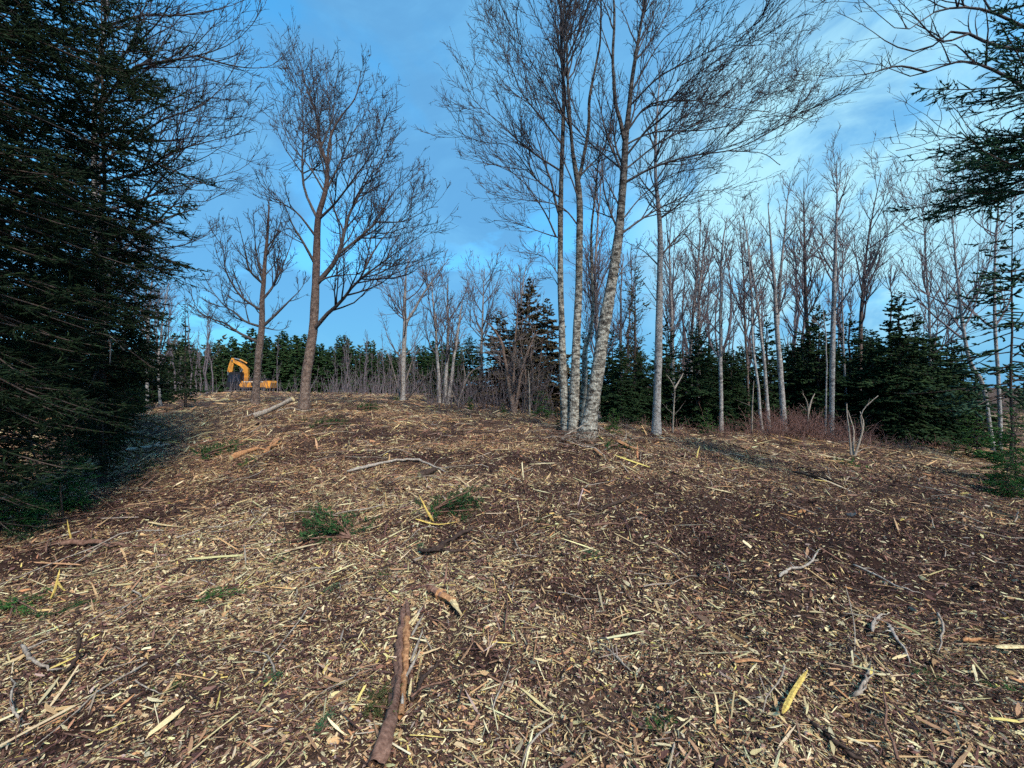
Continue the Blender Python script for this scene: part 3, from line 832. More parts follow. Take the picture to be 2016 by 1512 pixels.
bare_tree('maple_tree', 'smaller round-crowned bare maple standing directly in front of the excavator', 'tree', None, 14.5,
    [[(500, 800, 21), (505, 755, 20), (508, 722, 19), (511, 676, 18), (515, 645, 16), (516, 592, 13), (520, 552, 11), (523, 499, 9), (527, 450, 6), (530, 390, 2)]],
    [[(506, 680, 9), (470, 655), (442, 636), (399, 620), (380, 590), (372, 545)],
     [(509, 647, 8), (483, 633), (461, 614), (440, 600), (410, 560), (395, 520)],
     [(510, 616, 7), (477, 586), (455, 555), (442, 524), (439, 490), (415, 449), (410, 410)],
     [(513, 563, 7), (492, 533), (483, 496), (474, 459), (462, 410)],
     [(518, 647, 9), (542, 620), (570, 592), (595, 565), (606, 530)],
     [(518, 596, 7), (539, 561), (564, 505), (575, 470), (580, 430)],
     [(520, 555, 6), (505, 500), (500, 440), (497, 395)],
     [(523, 510, 5), (545, 460), (556, 420), (562, 390)],
     [(517, 640, 5), (550, 650), (575, 640)]],
    [dict(dens=4.5, t0=.1, ang=40, ratio=.5, up=.16, jit=.09, nseg=6, lmin=.35, lmax=2.2, k=4),
     dict(dens=6.0, t0=.1, ang=38, ratio=.45, up=.14, jit=.10, nseg=4, lmin=.15, lmax=.9),
     dict(dens=7.5, t0=.1, ang=40, ratio=.40, up=.12, jit=.10, nseg=3, lmin=.10, lmax=.35)],
    M_MAPLE, seed=23, ktrunk=14, cut=.92, extra=dict(dens=2.4, t0=.40, ang=45, ratio=.30, up=.14, jit=.07, lmin=.7, lmax=2.4), limbmat=M_GREYLIMB)

LV_CL = [dict(dens=7.0, t0=.14, ang=28, ratio=.58, up=.07, jit=.09, nseg=8, lmin=.6, lmax=3.0, k=3, taper=.50),
         dict(dens=5.8, t0=.12, ang=32, ratio=.42, up=.09, jit=.12, nseg=5, lmin=.25, lmax=1.3, taper=.5),
         dict(dens=6.0, t0=.15, ang=38, ratio=.36, up=.10, jit=.13, nseg=2, lmin=.12, lmax=.45)]
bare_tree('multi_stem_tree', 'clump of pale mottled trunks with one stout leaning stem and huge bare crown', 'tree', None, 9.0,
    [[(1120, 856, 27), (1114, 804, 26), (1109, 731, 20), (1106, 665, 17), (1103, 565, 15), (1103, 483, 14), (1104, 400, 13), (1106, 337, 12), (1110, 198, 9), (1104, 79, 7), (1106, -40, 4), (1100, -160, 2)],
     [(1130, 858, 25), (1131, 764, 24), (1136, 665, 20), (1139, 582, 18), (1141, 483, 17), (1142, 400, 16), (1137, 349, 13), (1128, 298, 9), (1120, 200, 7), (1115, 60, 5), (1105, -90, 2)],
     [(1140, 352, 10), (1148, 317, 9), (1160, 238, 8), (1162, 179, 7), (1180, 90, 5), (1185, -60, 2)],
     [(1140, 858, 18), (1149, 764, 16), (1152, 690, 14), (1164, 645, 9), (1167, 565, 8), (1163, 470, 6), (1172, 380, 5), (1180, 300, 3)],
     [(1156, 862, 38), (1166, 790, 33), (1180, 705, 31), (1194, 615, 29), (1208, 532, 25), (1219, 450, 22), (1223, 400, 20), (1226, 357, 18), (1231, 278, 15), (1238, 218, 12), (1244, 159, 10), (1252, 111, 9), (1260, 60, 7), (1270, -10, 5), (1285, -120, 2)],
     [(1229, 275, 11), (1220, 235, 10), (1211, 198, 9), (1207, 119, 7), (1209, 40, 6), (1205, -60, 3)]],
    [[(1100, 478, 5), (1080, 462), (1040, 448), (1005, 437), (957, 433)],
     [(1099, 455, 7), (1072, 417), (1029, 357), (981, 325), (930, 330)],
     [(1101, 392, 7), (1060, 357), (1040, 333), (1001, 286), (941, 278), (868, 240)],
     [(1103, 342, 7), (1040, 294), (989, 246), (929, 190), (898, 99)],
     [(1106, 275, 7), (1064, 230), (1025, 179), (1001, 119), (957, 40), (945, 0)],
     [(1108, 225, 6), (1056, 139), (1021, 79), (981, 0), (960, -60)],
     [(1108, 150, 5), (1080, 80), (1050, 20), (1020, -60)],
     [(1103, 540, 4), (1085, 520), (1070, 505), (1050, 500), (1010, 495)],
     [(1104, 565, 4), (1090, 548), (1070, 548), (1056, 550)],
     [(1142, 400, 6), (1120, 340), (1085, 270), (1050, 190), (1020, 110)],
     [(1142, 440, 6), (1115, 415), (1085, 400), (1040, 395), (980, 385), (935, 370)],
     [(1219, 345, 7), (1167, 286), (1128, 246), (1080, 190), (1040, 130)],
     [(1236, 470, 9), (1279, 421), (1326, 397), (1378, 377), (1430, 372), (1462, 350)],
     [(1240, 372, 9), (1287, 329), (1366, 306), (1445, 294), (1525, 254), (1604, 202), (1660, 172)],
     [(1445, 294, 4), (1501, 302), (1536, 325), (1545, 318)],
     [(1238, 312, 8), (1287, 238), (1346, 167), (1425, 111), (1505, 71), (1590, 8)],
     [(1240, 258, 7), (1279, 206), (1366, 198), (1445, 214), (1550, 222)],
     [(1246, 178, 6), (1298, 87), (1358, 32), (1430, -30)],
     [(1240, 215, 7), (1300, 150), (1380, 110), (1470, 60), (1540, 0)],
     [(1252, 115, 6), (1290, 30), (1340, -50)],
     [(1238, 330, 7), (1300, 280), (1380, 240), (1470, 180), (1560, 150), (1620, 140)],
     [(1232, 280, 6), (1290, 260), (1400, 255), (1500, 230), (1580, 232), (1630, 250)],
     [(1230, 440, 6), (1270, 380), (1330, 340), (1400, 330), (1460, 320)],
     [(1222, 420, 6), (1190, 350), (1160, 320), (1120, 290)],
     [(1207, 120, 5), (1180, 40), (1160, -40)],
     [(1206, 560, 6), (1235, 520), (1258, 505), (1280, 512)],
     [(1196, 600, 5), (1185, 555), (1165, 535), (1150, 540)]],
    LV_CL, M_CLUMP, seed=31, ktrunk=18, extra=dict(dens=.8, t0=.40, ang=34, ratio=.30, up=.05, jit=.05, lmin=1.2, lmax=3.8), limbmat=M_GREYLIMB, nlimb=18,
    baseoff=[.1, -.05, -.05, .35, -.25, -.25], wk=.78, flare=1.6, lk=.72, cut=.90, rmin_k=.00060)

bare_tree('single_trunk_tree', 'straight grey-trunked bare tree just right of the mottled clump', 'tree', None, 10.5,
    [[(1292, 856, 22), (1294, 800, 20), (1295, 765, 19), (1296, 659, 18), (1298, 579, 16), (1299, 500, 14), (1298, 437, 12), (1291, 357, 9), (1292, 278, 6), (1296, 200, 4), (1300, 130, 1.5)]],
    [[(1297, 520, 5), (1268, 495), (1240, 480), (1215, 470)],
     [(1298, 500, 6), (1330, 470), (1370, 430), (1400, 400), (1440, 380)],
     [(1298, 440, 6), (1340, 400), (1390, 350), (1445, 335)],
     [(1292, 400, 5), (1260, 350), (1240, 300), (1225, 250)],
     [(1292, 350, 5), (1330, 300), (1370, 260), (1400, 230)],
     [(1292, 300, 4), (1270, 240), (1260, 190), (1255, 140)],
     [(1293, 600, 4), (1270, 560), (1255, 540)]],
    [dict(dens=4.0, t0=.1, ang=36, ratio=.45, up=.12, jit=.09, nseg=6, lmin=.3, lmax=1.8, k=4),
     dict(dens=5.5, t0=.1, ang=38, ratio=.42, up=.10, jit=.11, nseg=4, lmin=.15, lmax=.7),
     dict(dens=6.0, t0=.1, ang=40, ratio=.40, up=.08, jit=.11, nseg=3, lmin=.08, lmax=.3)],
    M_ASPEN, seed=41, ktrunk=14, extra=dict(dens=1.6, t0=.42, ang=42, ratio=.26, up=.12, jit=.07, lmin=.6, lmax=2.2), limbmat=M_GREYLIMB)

bare_tree('broad_tree', 'wide bare tree with long limbs sweeping right from behind the dark left spruces', 'tree', None, 8.5,
    [[(175, 900, 26), (185, 760, 22), (188, 600, 20), (187, 480, 18), (186, 327, 16), (188, 200, 13), (200, 90, 10), (215, -40, 7), (225, -200, 3)],
     [(205, 560, 14), (235, 504, 12), (268, 468, 10), (298, 445, 8), (340, 425, 5), (390, 410, 2)]],
    [[(190, 375, 9), (240, 350), (298, 327), (336, 300), (417, 277), (470, 265), (510, 250)],
     [(190, 330, 9), (230, 300), (321, 235), (387, 214), (431, 178), (461, 134), (480, 80)],
     [(190, 210, 10), (253, 140), (297, 125), (399, 107), (464, 80), (506, 36), (520, 0)],
     [(399, 108, 5), (452, 128), (500, 134), (536, 128), (562, 105)],
     [(195, 180, 9), (253, 98), (297, 60), (345, -5), (380, -80)],
     [(205, 60, 8), (280, 30), (357, 30), (461, 9), (520, -30)],
     [(188, 420, 7), (260, 400), (330, 372), (420, 350), (480, 330), (505, 300)],
     [(300, 440, 5), (350, 400), (410, 395), (470, 360)],
     [(187, 470, 7), (250, 450), (320, 470), (390, 470), (430, 440)],
     [(190, 280, 7), (260, 240), (350, 190), (420, 160), (470, 190), (500, 210)],
     [(186, 500, 6), (150, 440), (110, 400)]],
    [dict(dens=5.6, t0=.12, ang=36, ratio=.48, up=.10, jit=.10, nseg=6, lmin=.4, lmax=2.3, k=3),
     dict(dens=6.0, t0=.12, ang=38, ratio=.44, up=.10, jit=.11, nseg=4, lmin=.18, lmax=.9),
     dict(dens=6.0, t0=.15, ang=42, ratio=.40, up=.12, jit=.12, nseg=2, lmin=.10, lmax=.35)],
    M_ASPEN, seed=53, ktrunk=14, cut=.98, extra=dict(dens=1.4, t0=.30, ang=50, ratio=.34, up=.08, jit=.07, lmin=.9, lmax=3.2), limbmat=M_GREYLIMB)

bare_tree('overhanging_tree', 'bare limbs reaching in from the top right corner above the spruce bough', 'tree', None, 6.5,
    [[(2110, 1010, 26), (2100, 700, 22), (2090, 450, 20), (2070, 250, 18), (2050, 80, 15), (2040, -100, 9), (2030, -300, 3)]],
    [[(2062, 200, 11), (1980, 150), (1900, 120), (1830, 140), (1790, 150), (1740, 130), (1660, 115)],
     [(2055, 100, 10), (1960, 90), (1880, 60), (1820, 100), (1760, 90), (1700, 50), (1640, 20)],
     [(2050, 60, 9), (1940, 20), (1850, 20), (1780, 60), (1720, 20), (1660, -40)],
     [(1830, 140, 6), (1770, 130), (1710, 145), (1650, 150), (1600, 148)],
     [(2046, 0, 9), (1950, -50), (1850, -60), (1760, -30), (1690, -60)],
     [(1900, 60, 6), (1850, 80), (1790, 20), (1740, -20), (1690, -30)],
     [(2075, 320, 7), (1960, 290), (1880, 270), (1800, 290), (1755, 298)],
     [(2078, 350, 6), (1980, 330), (1900, 320), (1830, 335), (1770, 340)]],
    [dict(dens=3.6, t0=.25, ang=36, ratio=.40, up=.0, jit=.12, nseg=6, lmin=.25, lmax=1.4, k=4),
     dict(dens=5.0, t0=.12, ang=42, ratio=.42, up=.02, jit=.14, nseg=4, lmin=.12, lmax=.6),
     dict(dens=5.0, t0=.15, ang=45, ratio=.40, up=.04, jit=.12, nseg=3, lmin=.06, lmax=.25)],
    M_ASPEN, seed=59, ktrunk=12, cut=.98, limbmat=M_GREYLIMB, flare=0)

# ------------------------------------------------------------------ slim pale trees on the right and in the middle distance
LV_SLIM = [dict(dens=5.4, t0=.15, ang=32, ratio=.60, up=.10, jit=.09, nseg=5, lmin=.4, lmax=1.8, taper=.5),
           dict(dens=6.0, t0=.1, ang=36, ratio=.45, up=.10, jit=.12, nseg=2, lmin=.18, lmax=.7)]
LV_WIDE = [dict(dens=4.2, t0=.15, ang=38, ratio=.60, up=.09, jit=.11, nseg=5, lmin=.5, lmax=2.4, taper=.5),
           dict(dens=5.0, t0=.1, ang=40, ratio=.48, up=.08, jit=.13, nseg=3, lmin=.25, lmax=1.0)]
def slim(name, label, d, trunks, seed, group=None, dens=4.2, t0=.34, ang=38, ratio=.26, bark=None, twig=None, levels=None, up=.14):
    return bare_tree(name, label, 'tree', group, d, trunks, [], levels or LV_SLIM, bark or M_ASPEN, seed=seed, ktrunk=9, join_limbs=True, nlimb=9,
                     extra=dict(dens=dens, t0=t0, ang=ang, ratio=ratio * 1.15, up=up, jit=.07, lmin=.6, lmax=2.6, taper=.62), limbmat=M_TWIGMID, twig=twig or M_TWIGMID, flare=1.25, rmin_k=.00050, wk=.74)

slim('aspen_tree', 'slim pale aspen at the left end of the right-hand row, ringed by low firs', 13.0, [[(1419, 852, 13), (1419, 740, 11), (1419, 636, 10), (1421, 512, 7), (1430, 430, 2)]], 61)
slim('aspen_tree', 'tall pale aspen with the highest straight trunk in the right-hand row', 12.5, [[(1636, 866, 16), (1639, 698, 15), (1642, 605, 13), (1645, 481, 9), (1648, 390, 5), (1648, 320, 1.5)]], 62, t0=.45)
slim('aspen_tree', 'pale aspen with forked trunk rising from the reddish brambles', 12.3,
     [[(1546, 860, 18), (1540, 780, 16), (1531, 667, 14), (1526, 590, 11), (1520, 500, 7), (1512, 400, 2)], [(1531, 640, 10), (1537, 540, 8), (1545, 450, 5), (1555, 360, 2)]], 63, t0=.42)
slim('aspen_tree', 'thin aspen leaning left, the first of two crossing the dark fir', 12.2, [[(1502, 855, 9), (1492, 760, 8), (1482, 674, 7), (1478, 560, 5), (1470, 440, 1.5)]], 64, t0=.5)
slim('aspen_tree', 'thin aspen leaning left, close beside the forked aspen', 12.2, [[(1516, 858, 11), (1508, 760, 10), (1499, 667, 8), (1487, 574, 6), (1472, 480, 4), (1462, 410, 1.5)]], 65, t0=.45)
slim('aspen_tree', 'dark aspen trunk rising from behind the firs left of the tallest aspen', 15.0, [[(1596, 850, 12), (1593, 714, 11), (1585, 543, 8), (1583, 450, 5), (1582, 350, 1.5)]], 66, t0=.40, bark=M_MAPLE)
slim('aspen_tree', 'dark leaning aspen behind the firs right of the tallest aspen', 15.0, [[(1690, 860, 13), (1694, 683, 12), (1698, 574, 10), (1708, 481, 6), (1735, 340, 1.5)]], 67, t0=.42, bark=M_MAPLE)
slim('aspen_tree', 'spindly sapling stem hugging the tallest aspen on its left', 12.4, [[(1624, 864, 6), (1626, 780, 5), (1627, 683, 4), (1620, 600, 1.5)]], 68, t0=.5, dens=2, twig=M_TWIGPALE)
slim('aspen_tree', 'thin grey stem just right of the tallest aspen, half hidden by firs', 14.0, [[(1668, 860, 8), (1664, 745, 7), (1658, 600, 5), (1660, 450, 1.5)]], 69, t0=.5)
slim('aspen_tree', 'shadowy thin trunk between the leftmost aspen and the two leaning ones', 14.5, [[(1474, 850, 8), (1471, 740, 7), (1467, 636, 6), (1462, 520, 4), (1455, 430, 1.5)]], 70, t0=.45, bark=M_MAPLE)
slim('aspen_tree', 'hazy bare tree behind the firs, next right of the grey-trunked tree', 17.0, [[(1326, 835, 10), (1324, 685, 9), (1321, 579, 7), (1318, 500, 4), (1322, 430, 1.5)]], 71, t0=.3)
slim('aspen_tree', 'twin-stemmed bare tree behind the firs left of the leftmost aspen', 17.0,
     [[(1362, 835, 10), (1360, 690, 9), (1366, 600, 8), (1375, 500, 5), (1380, 420, 1.5)], [(1376, 800, 9), (1376, 659, 8), (1378, 560, 6), (1392, 450, 2)]], 72, t0=.3)
slim('aspen_tree', 'curved grey trunk bowing left near the right edge', 12.0, [[(1958, 880, 15), (1935, 760, 13), (1910, 714, 12), (1894, 636, 10), (1885, 543, 7), (1876, 450, 4), (1872, 340, 1.5)]], 73, t0=.4, ang=50, ratio=.34, dens=2.6)
slim('aspen_tree', 'straight grey trunk among thin boughs by the right edge', 12.5, [[(1970, 880, 13), (1967, 760, 12), (1959, 636, 11), (1959, 528, 8), (1965, 400, 5), (1970, 280, 1.5)]], 74, t0=.4, ang=55, ratio=.34, dens=2.6)
slim('aspen_tree', 'low bare tree with wide thin limbs between the big fir and right edge', 15.5, [[(1835, 870, 10), (1832, 720, 9), (1828, 600, 7), (1822, 500, 4), (1815, 400, 1.5)]], 75, t0=.35, ang=50, ratio=.4)
slim('bare_tree', 'bare tree behind the slender tufted spruce', 16.0, [[(1226, 830, 9), (1222, 700, 8), (1222, 600, 6), (1228, 500, 2)]], 76, t0=.35)
slim('bare_tree', 'slender bare tree seen between the stems of the mottled clump', 15.0, [[(1178, 835, 10), (1176, 650, 8), (1172, 520, 6), (1180, 400, 3), (1184, 320, 1)]], 77, t0=.2, ang=25)

slim('bare_tree', 'bare spreading tree with reddish twigs right of the tall maple', 20.0,
     [[(793, 795, 15), (795, 700, 13), (797, 640, 11), (797, 590, 8), (800, 540, 4), (806, 505, 1.5)], [(797, 640, 8), (830, 585, 6), (860, 540, 3), (884, 510, 1.5)]], 81, t0=.25, ang=50, ratio=.5, dens=2.6, levels=LV_WIDE, twig=M_TWIGMID)
slim('bare_tree', 'pale clump of three bare stems in the middle of the far clearing edge', 20.0,
     [[(865, 800, 10), (862, 720, 8), (858, 650, 7), (852, 590, 4), (850, 545, 1.5)], [(874, 800, 11), (880, 720, 9), (882, 640, 7), (880, 560, 2)], [(880, 802, 10), (890, 735, 8), (900, 660, 6), (912, 590, 2)]], 82, t0=.3, ang=46, ratio=.5, dens=2.2, levels=LV_WIDE, twig=M_TWIGMID)
slim('bare_tree', 'scraggly brown tree with contorted low branches before the dark spruces', 16.5,
     [[(1012, 818, 13), (1004, 770, 11), (996, 720, 9), (985, 670, 7), (965, 640, 4), (940, 625, 1.5)], [(1012, 815, 10), (1025, 740, 8), (1040, 690, 6), (1060, 650, 2)], [(1010, 800, 8), (1012, 700, 6), (1018, 630, 4), (1020, 570, 1.5)]],
     83, t0=.15, ang=58, ratio=.36, dens=3.6, up=.05, bark=M_MAPLE, levels=LV_WIDE, twig=M_TWIGPALE)
slim('bare_tree', 'thin bare tree left of the scraggly brown one, top above the spruces', 24.0, [[(948, 795, 9), (948, 700, 7), (950, 620, 5), (955, 530, 1.5)]], 84, t0=.3, ang=45, ratio=.4, dens=3, levels=LV_WIDE, twig=M_TWIGMID)
slim('bare_tree', 'bushy bare tree behind the dark spruces left of the mottled clump', 24.0, [[(1020, 800, 11), (1022, 690, 8), (1025, 610, 6), (1035, 520, 1.5)]], 85, t0=.35, ang=45, ratio=.42, dens=3, levels=LV_WIDE, twig=M_TWIGMID)
slim('bare_tree', 'tall thin tree in shade between the left spruces and the slim spruce', 17.0, [[(290, 800, 10), (290, 700, 8), (292, 620, 6), (300, 540, 3), (305, 480, 1.5)]], 86, t0=.3, ang=45, ratio=.36)
slim('bare_tree', 'pale crooked stem just left of the slim spruce', 16.0, [[(316, 805, 8), (312, 720, 7), (320, 640, 5), (330, 560, 1.5)]], 87, t0=.3, ang=48, ratio=.36)
slim('bare_tree', 'pale grey trunk showing between the dark left spruce boughs', 11.0, [[(206, 850, 20), (205, 700, 18), (208, 560, 15), (200, 430, 10), (195, 300, 4)]], 88, t0=.4, ang=48, ratio=.3)

# ------------------------------------------------------------------ spruces and firs
def paths(pos, D, ln, nseg, up, jit, r):
    M = len(pos)
    pts = np.empty((M, nseg + 1, 3)); pts[:, 0] = pos
    for s in range(nseg):
        u = up[s] if hasattr(up, '__len__') else up
        D = nrm(D + np.array([0, 0, 1.0]) * u + r.normal(size=(M, 3)) * jit)
        pts[:, s + 1] = pts[:, s] + D * (ln / nseg)[:, None]
    return pts

def side_shoots(Pa, spacing, t0, ang, lfun, r, up=.0, jit=.08, nseg=2, flatness=.25):
    """shoots leaving left and right of each axis, in its own flat spray"""
    N, n, _ = Pa.shape
    L = np.linalg.norm(np.diff(Pa, axis=1), axis=2).sum(1)
    cnt = np.maximum(1, np.floor(L * (1 - t0) / spacing + r.random(N))).astype(int)
    idx = np.repeat(np.arange(N), cnt)
    M = len(idx)
    t = t0 + (1 - t0) * r.random(M) * .99
    f = t * (n - 1); i = np.minimum(f.astype(int), n - 2); fr = (f - i)[:, None]
    a, b = Pa[idx, i], Pa[idx, i + 1]
    pos = a * (1 - fr) + b * fr; T = nrm(b - a)
    side = nrm(np.cross(T, np.array([0, 0, 1.0]) + r.normal(size=(M, 3)) * .15))
    sg = np.where(r.random(M) < .5, -1, 1)[:, None]
    v = nrm(side * sg + r.normal(size=(M, 3)) * flatness)
    an = np.radians(ang + r.normal(size=M) * 9)[:, None]
    D = nrm(np.cos(an) * T + np.sin(an) * v)
    ln = lfun(L[idx], t, r, M)
    return paths(pos, D, ln, nseg, up, jit, r), idx

def spindles(A, B, rad, r):
    """leafy shoot: slim spindle, six triangles"""
    M = len(A)
    T = nrm(B - A)
    ref = r.normal(size=(M, 3)); U = nrm(np.cross(T, ref)); W = np.cross(T, U)
    c_ = A * .6 + B * .4
    ring = [c_ + rad[:, None] * (math.cos(q) * U + math.sin(q) * W) for q in (0, 2.094, 4.189)]
    V = np.stack([A] + ring + [B], 1).reshape(-1, 3)
    o = (np.arange(M) * 5)[:, None]
    f = np.array([[0, 2, 1], [0, 3, 2], [0, 1, 3], [4, 1, 2], [4, 2, 3], [4, 3, 1]]).reshape(1, 18)
    return V, (o + f).reshape(-1, 3)

def needles(A, B, per_m, nl, nw, r, maxn=40):
    ln = np.linalg.norm(B - A, axis=1)
    cnt = np.clip((ln * per_m).astype(int), 3, maxn)
    idx = np.repeat(np.arange(len(A)), cnt); M = len(idx)
    t = r.random(M)[:, None]
    T = nrm(B - A)[idx]
    p = A[idx] * (1 - t) + B[idx] * t
    pr = r.normal(size=(M, 3)); pr = nrm(pr - (pr * T).sum(1, keepdims=True) * T)
    D = nrm(T * .75 + pr * .8)
    sd = nrm(np.cross(D, T)) * nw * .5
    l_ = nl * r.uniform(.7, 1.2, M)[:, None]
    V = np.stack([p - sd, p + sd, p + D * l_], 1).reshape(-1, 3)
    return V, np.arange(M * 3).reshape(-1, 3), idx

def foliage_col(n, r, base=(0.020, 0.046, 0.018), tip=(0.06, 0.10, 0.03)):
    k = np.clip(r.beta(1.3, 3.0, n), 0, 1)[:, None]
    return np.array(base) * (1 - k) + np.array(tip) * k

def conifer(Hh, R, seed, z0=.08, whorl=.28, per=6, detail='spindle', droop=1.0, prof=.85, s2=.075, s3=.06, dead=.0, cols=((0.011, 0.025, 0.012), (0.038, 0.066, 0.024)), rad=.017,
            len_fun=None, keep=None, trunk_r=None):
    r = np.random.default_rng(seed)
    zs = np.arange(z0 * Hh, Hh * .985, whorl); z = np.repeat(zs, per); M = len(z)
    z = np.clip(z + r.normal(size=M) * whorl * .45, z0 * Hh * .7, Hh * .985)
    q = np.clip(z / Hh, 0, 1)
    az = r.uniform(0, 2 * np.pi, M)
    lr = R * np.clip(1 - q, 0.0, 1) ** prof * r.uniform(.5, 1.15, M) * (.62 + .7 * vnoise(np.cos(az) * 1.3 + 7, np.sin(az) * 1.3 + z * 1.1, seed)) + .05
    if len_fun is not None:
        lr = lr * len_fun(z, az, r)
    else:
        lr *= np.clip(.55 + q / .25, .55, 1)
    ok = lr > .08
    if keep is not None:
        ok &= keep(z, az, r)
    z, q, az, lr = z[ok], q[ok], az[ok], lr[ok]
    M = len(z)
    el = np.radians(38 * np.clip((q - .45) / .55, 0, 1) - droop * 18 * (1 - q) + r.normal(size=M) * 5)
    D = np.stack([np.cos(az) * np.cos(el), np.sin(az) * np.cos(el), np.sin(el)], 1)
    pos = np.stack([np.zeros(M), np.zeros(M), z], 1)
    B1 = paths(pos, D, lr, 7, [-.05 * droop, -.04 * droop, -.02, 0, .05, .09, .10], .035, r)
    B2, i2 = side_shoots(B1, s2, .10, 55, lambda L, t, r_, m_: np.clip(.50 * L * (1 - t) ** .7, .05, .75) * r_.uniform(.55, 1.1, m_), r, up=.01, nseg=3)
    L2 = np.linalg.norm(B2[:, -1] - B2[:, 0], axis=1)
    B3, i3 = side_shoots(B2[L2 > .09], s3, .12, 48, lambda L, t, r_, m_: np.clip(.55 * L * (1 - t) ** .5, .07, .22) * r_.uniform(.7, 1.2, m_), r, nseg=1, flatness=.45)
    # wood
    n_ = B1.shape[1]
    R1 = (0.004 + lr * .007)[:, None] * np.linspace(1, .2, n_)[None]
    parts = [tubes(B1, R1, 4)]
    if detail == 'needle':
        parts.append(tubes(B2, np.repeat(np.array([[.004, .0035, .003, .002]]), len(B2), 0), 3))
    Vw, Qw = merge(parts)
    # leafy shoots
    A = [B2[:, j] for j in range(3)] + [B3[:, 0], B1[:, -2], B1[:, -3]]
    E = [B2[:, j + 1] for j in range(3)] + [B3[:, 1], B1[:, -1], B1[:, -2]]
    A = np.concatenate(A); E = np.concatenate(E)
    if dead > 0:
        k = r.random(len(A)) > dead
        A, E = A[k], E[k]
    cs = foliage_col(len(A), r, *cols)
    if detail == 'needle':
        Vn, Fn, ix = needles(A, E, 120, .026, .0065, r, 18)
        Vs, Fs = spindles(A, E + (E - A) * .1, np.full(len(A), .009), r)
        Vf, Ff = np.vstack([Vs, Vn]), np.vstack([Fs, Fn + len(Vs)])
        cv = np.vstack([np.repeat(cs * .8, 5, 0), np.repeat(cs[ix], 3, 0)])
    else:
        Ax = A - (E - A) * .12; Ex = E + (E - A) * .2
        Vf, Ff = spindles(Ax, Ex, rad * r.uniform(.7, 1.25, len(A)), r)
        cv = np.repeat(cs, 5, 0)
    n = 14
    tz = np.linspace(-.15, Hh, n)
    tr = (trunk_r or (.02 + .0095 * Hh)) * np.clip(1 - np.linspace(0, 1, n) * .97, .03, 1)
    tp = np.stack([r.normal(size=n) * .012, r.normal(size=n) * .012, tz], 1)
    Vt, Qt = trunk_mesh(tp, tr, 8, seed)
    return (mesh_np('trunk', Vt, Qt, M_SPBARK, True), mesh_np('boughs', Vw, Qw, M_SPBARK), mesh_np('crown', Vf, Ff, M_FOL, False, cv))

def put_conifer(name, label, meshes, x, y, rz=0.0, sc=(1, 1, 1), group=None, cat='tree', lean=(0, 0)):
    root = empty(name, (x, y, gz(x, y) - .03), rz)
    root.scale = sc; root.rotation_euler = (lean[0], lean[1], rz)
    for nm, me in zip(('trunk', 'boughs', 'crown'), meshes):
        link(nm, me, root)
    tag(root, label, cat, group)
    return root

def con_px(name, label, meshes, Hh, px, d, top_py, rz, wide=1.0, group=None):
    x = (px - 1008) / F * d
    h = (CAMZ - (top_py - 756) / F * d) - gz(x, d)
    s = h / Hh
    return put_conifer(name, label, meshes, x, d, rz, (s * wide, s * wide, s), group)

# near spruces (needles modelled)
NEAR = conifer(8.0, 2.0, 101, z0=.06, whorl=.145, per=6, detail='needle', prof=.42, s2=.075, s3=.07, droop=1.2, trunk_r=.055, cols=((0.008, 0.018, 0.010), (0.030, 0.050, 0.020)),
               len_fun=lambda z, az, r: r.uniform(.6, 1.15, len(z)) * np.clip(.45 + z / 5, 0, 1))
put_conifer('spruce_tree', 'huge near-black spruce filling the left edge of the picture', NEAR, -5.15, 3.9, .4)
put_conifer('spruce_tree', 'dark spruce standing just beyond the huge left one at the picture edge', NEAR, -6.3, 4.9, 5.1, (1, 1, 1.05))
put_conifer('spruce_tree', 'dark spruce close behind the huge left one, boughs reaching right over the maple limbs', NEAR, -6.35, 6.3, 2.6, (1.0, 1.0, 1.1))
put_conifer('spruce_tree', 'third dark spruce deeper in the left thicket, greener at its foot', NEAR, -9.0, 8.4, 4.4, (1.05, 1.05, .82))

def right_len(z, az, r):
    return np.where(z > 4.1, 1.0, .0)
RIGHT = conifer(7.0, 2.5, 131, z0=.5, whorl=.19, per=7, detail='needle', prof=.5, s2=.07, s3=.06, droop=.6, len_fun=right_len,
                cols=((0.018, 0.055, 0.032), (0.05, 0.12, 0.06)))
put_conifer('spruce_tree', 'spruce with lush blue-green boughs filling the top right corner', RIGHT, 6.6, 4.9, 1.0)

# middle-distance firs, three builds
MIDA = conifer(6.0, 1.9, 201, z0=.05, whorl=.24, per=8, prof=.7, s2=.09, s3=.08, rad=.040)
MIDB = conifer(6.0, 1.5, 202, z0=.07, whorl=.27, per=7, prof=.8, s2=.09, s3=.08, droop=.8, rad=.038)
MIDC = conifer(6.0, 1.15, 203, z0=.12, whorl=.34, per=6, prof=.9, s2=.10, s3=.085, droop=.6, rad=.032)
BROWN = conifer(6.0, 1.45, 204, z0=.04, whorl=.24, per=8, prof=.7, s2=.09, s3=.08, rad=.05, cols=((0.035, 0.030, 0.018), (0.10, 0.075, 0.045)))
SPARSE = conifer(6.0, .75, 205, z0=.30, whorl=.18, per=5, prof=.25, s2=.11, s3=.10, droop=-.9, dead=.25, rad=.022, cols=((0.05, 0.055, 0.03), (0.13, 0.12, 0.06)))
THIN = conifer(6.0, 1.45, 206, z0=.25, whorl=.36, per=5, trunk_r=.03, prof=.4, s2=.12, s3=.09, droop=.9, dead=.35, rad=.024, cols=((0.02, 0.045, 0.03), (0.05, 0.09, 0.05)))

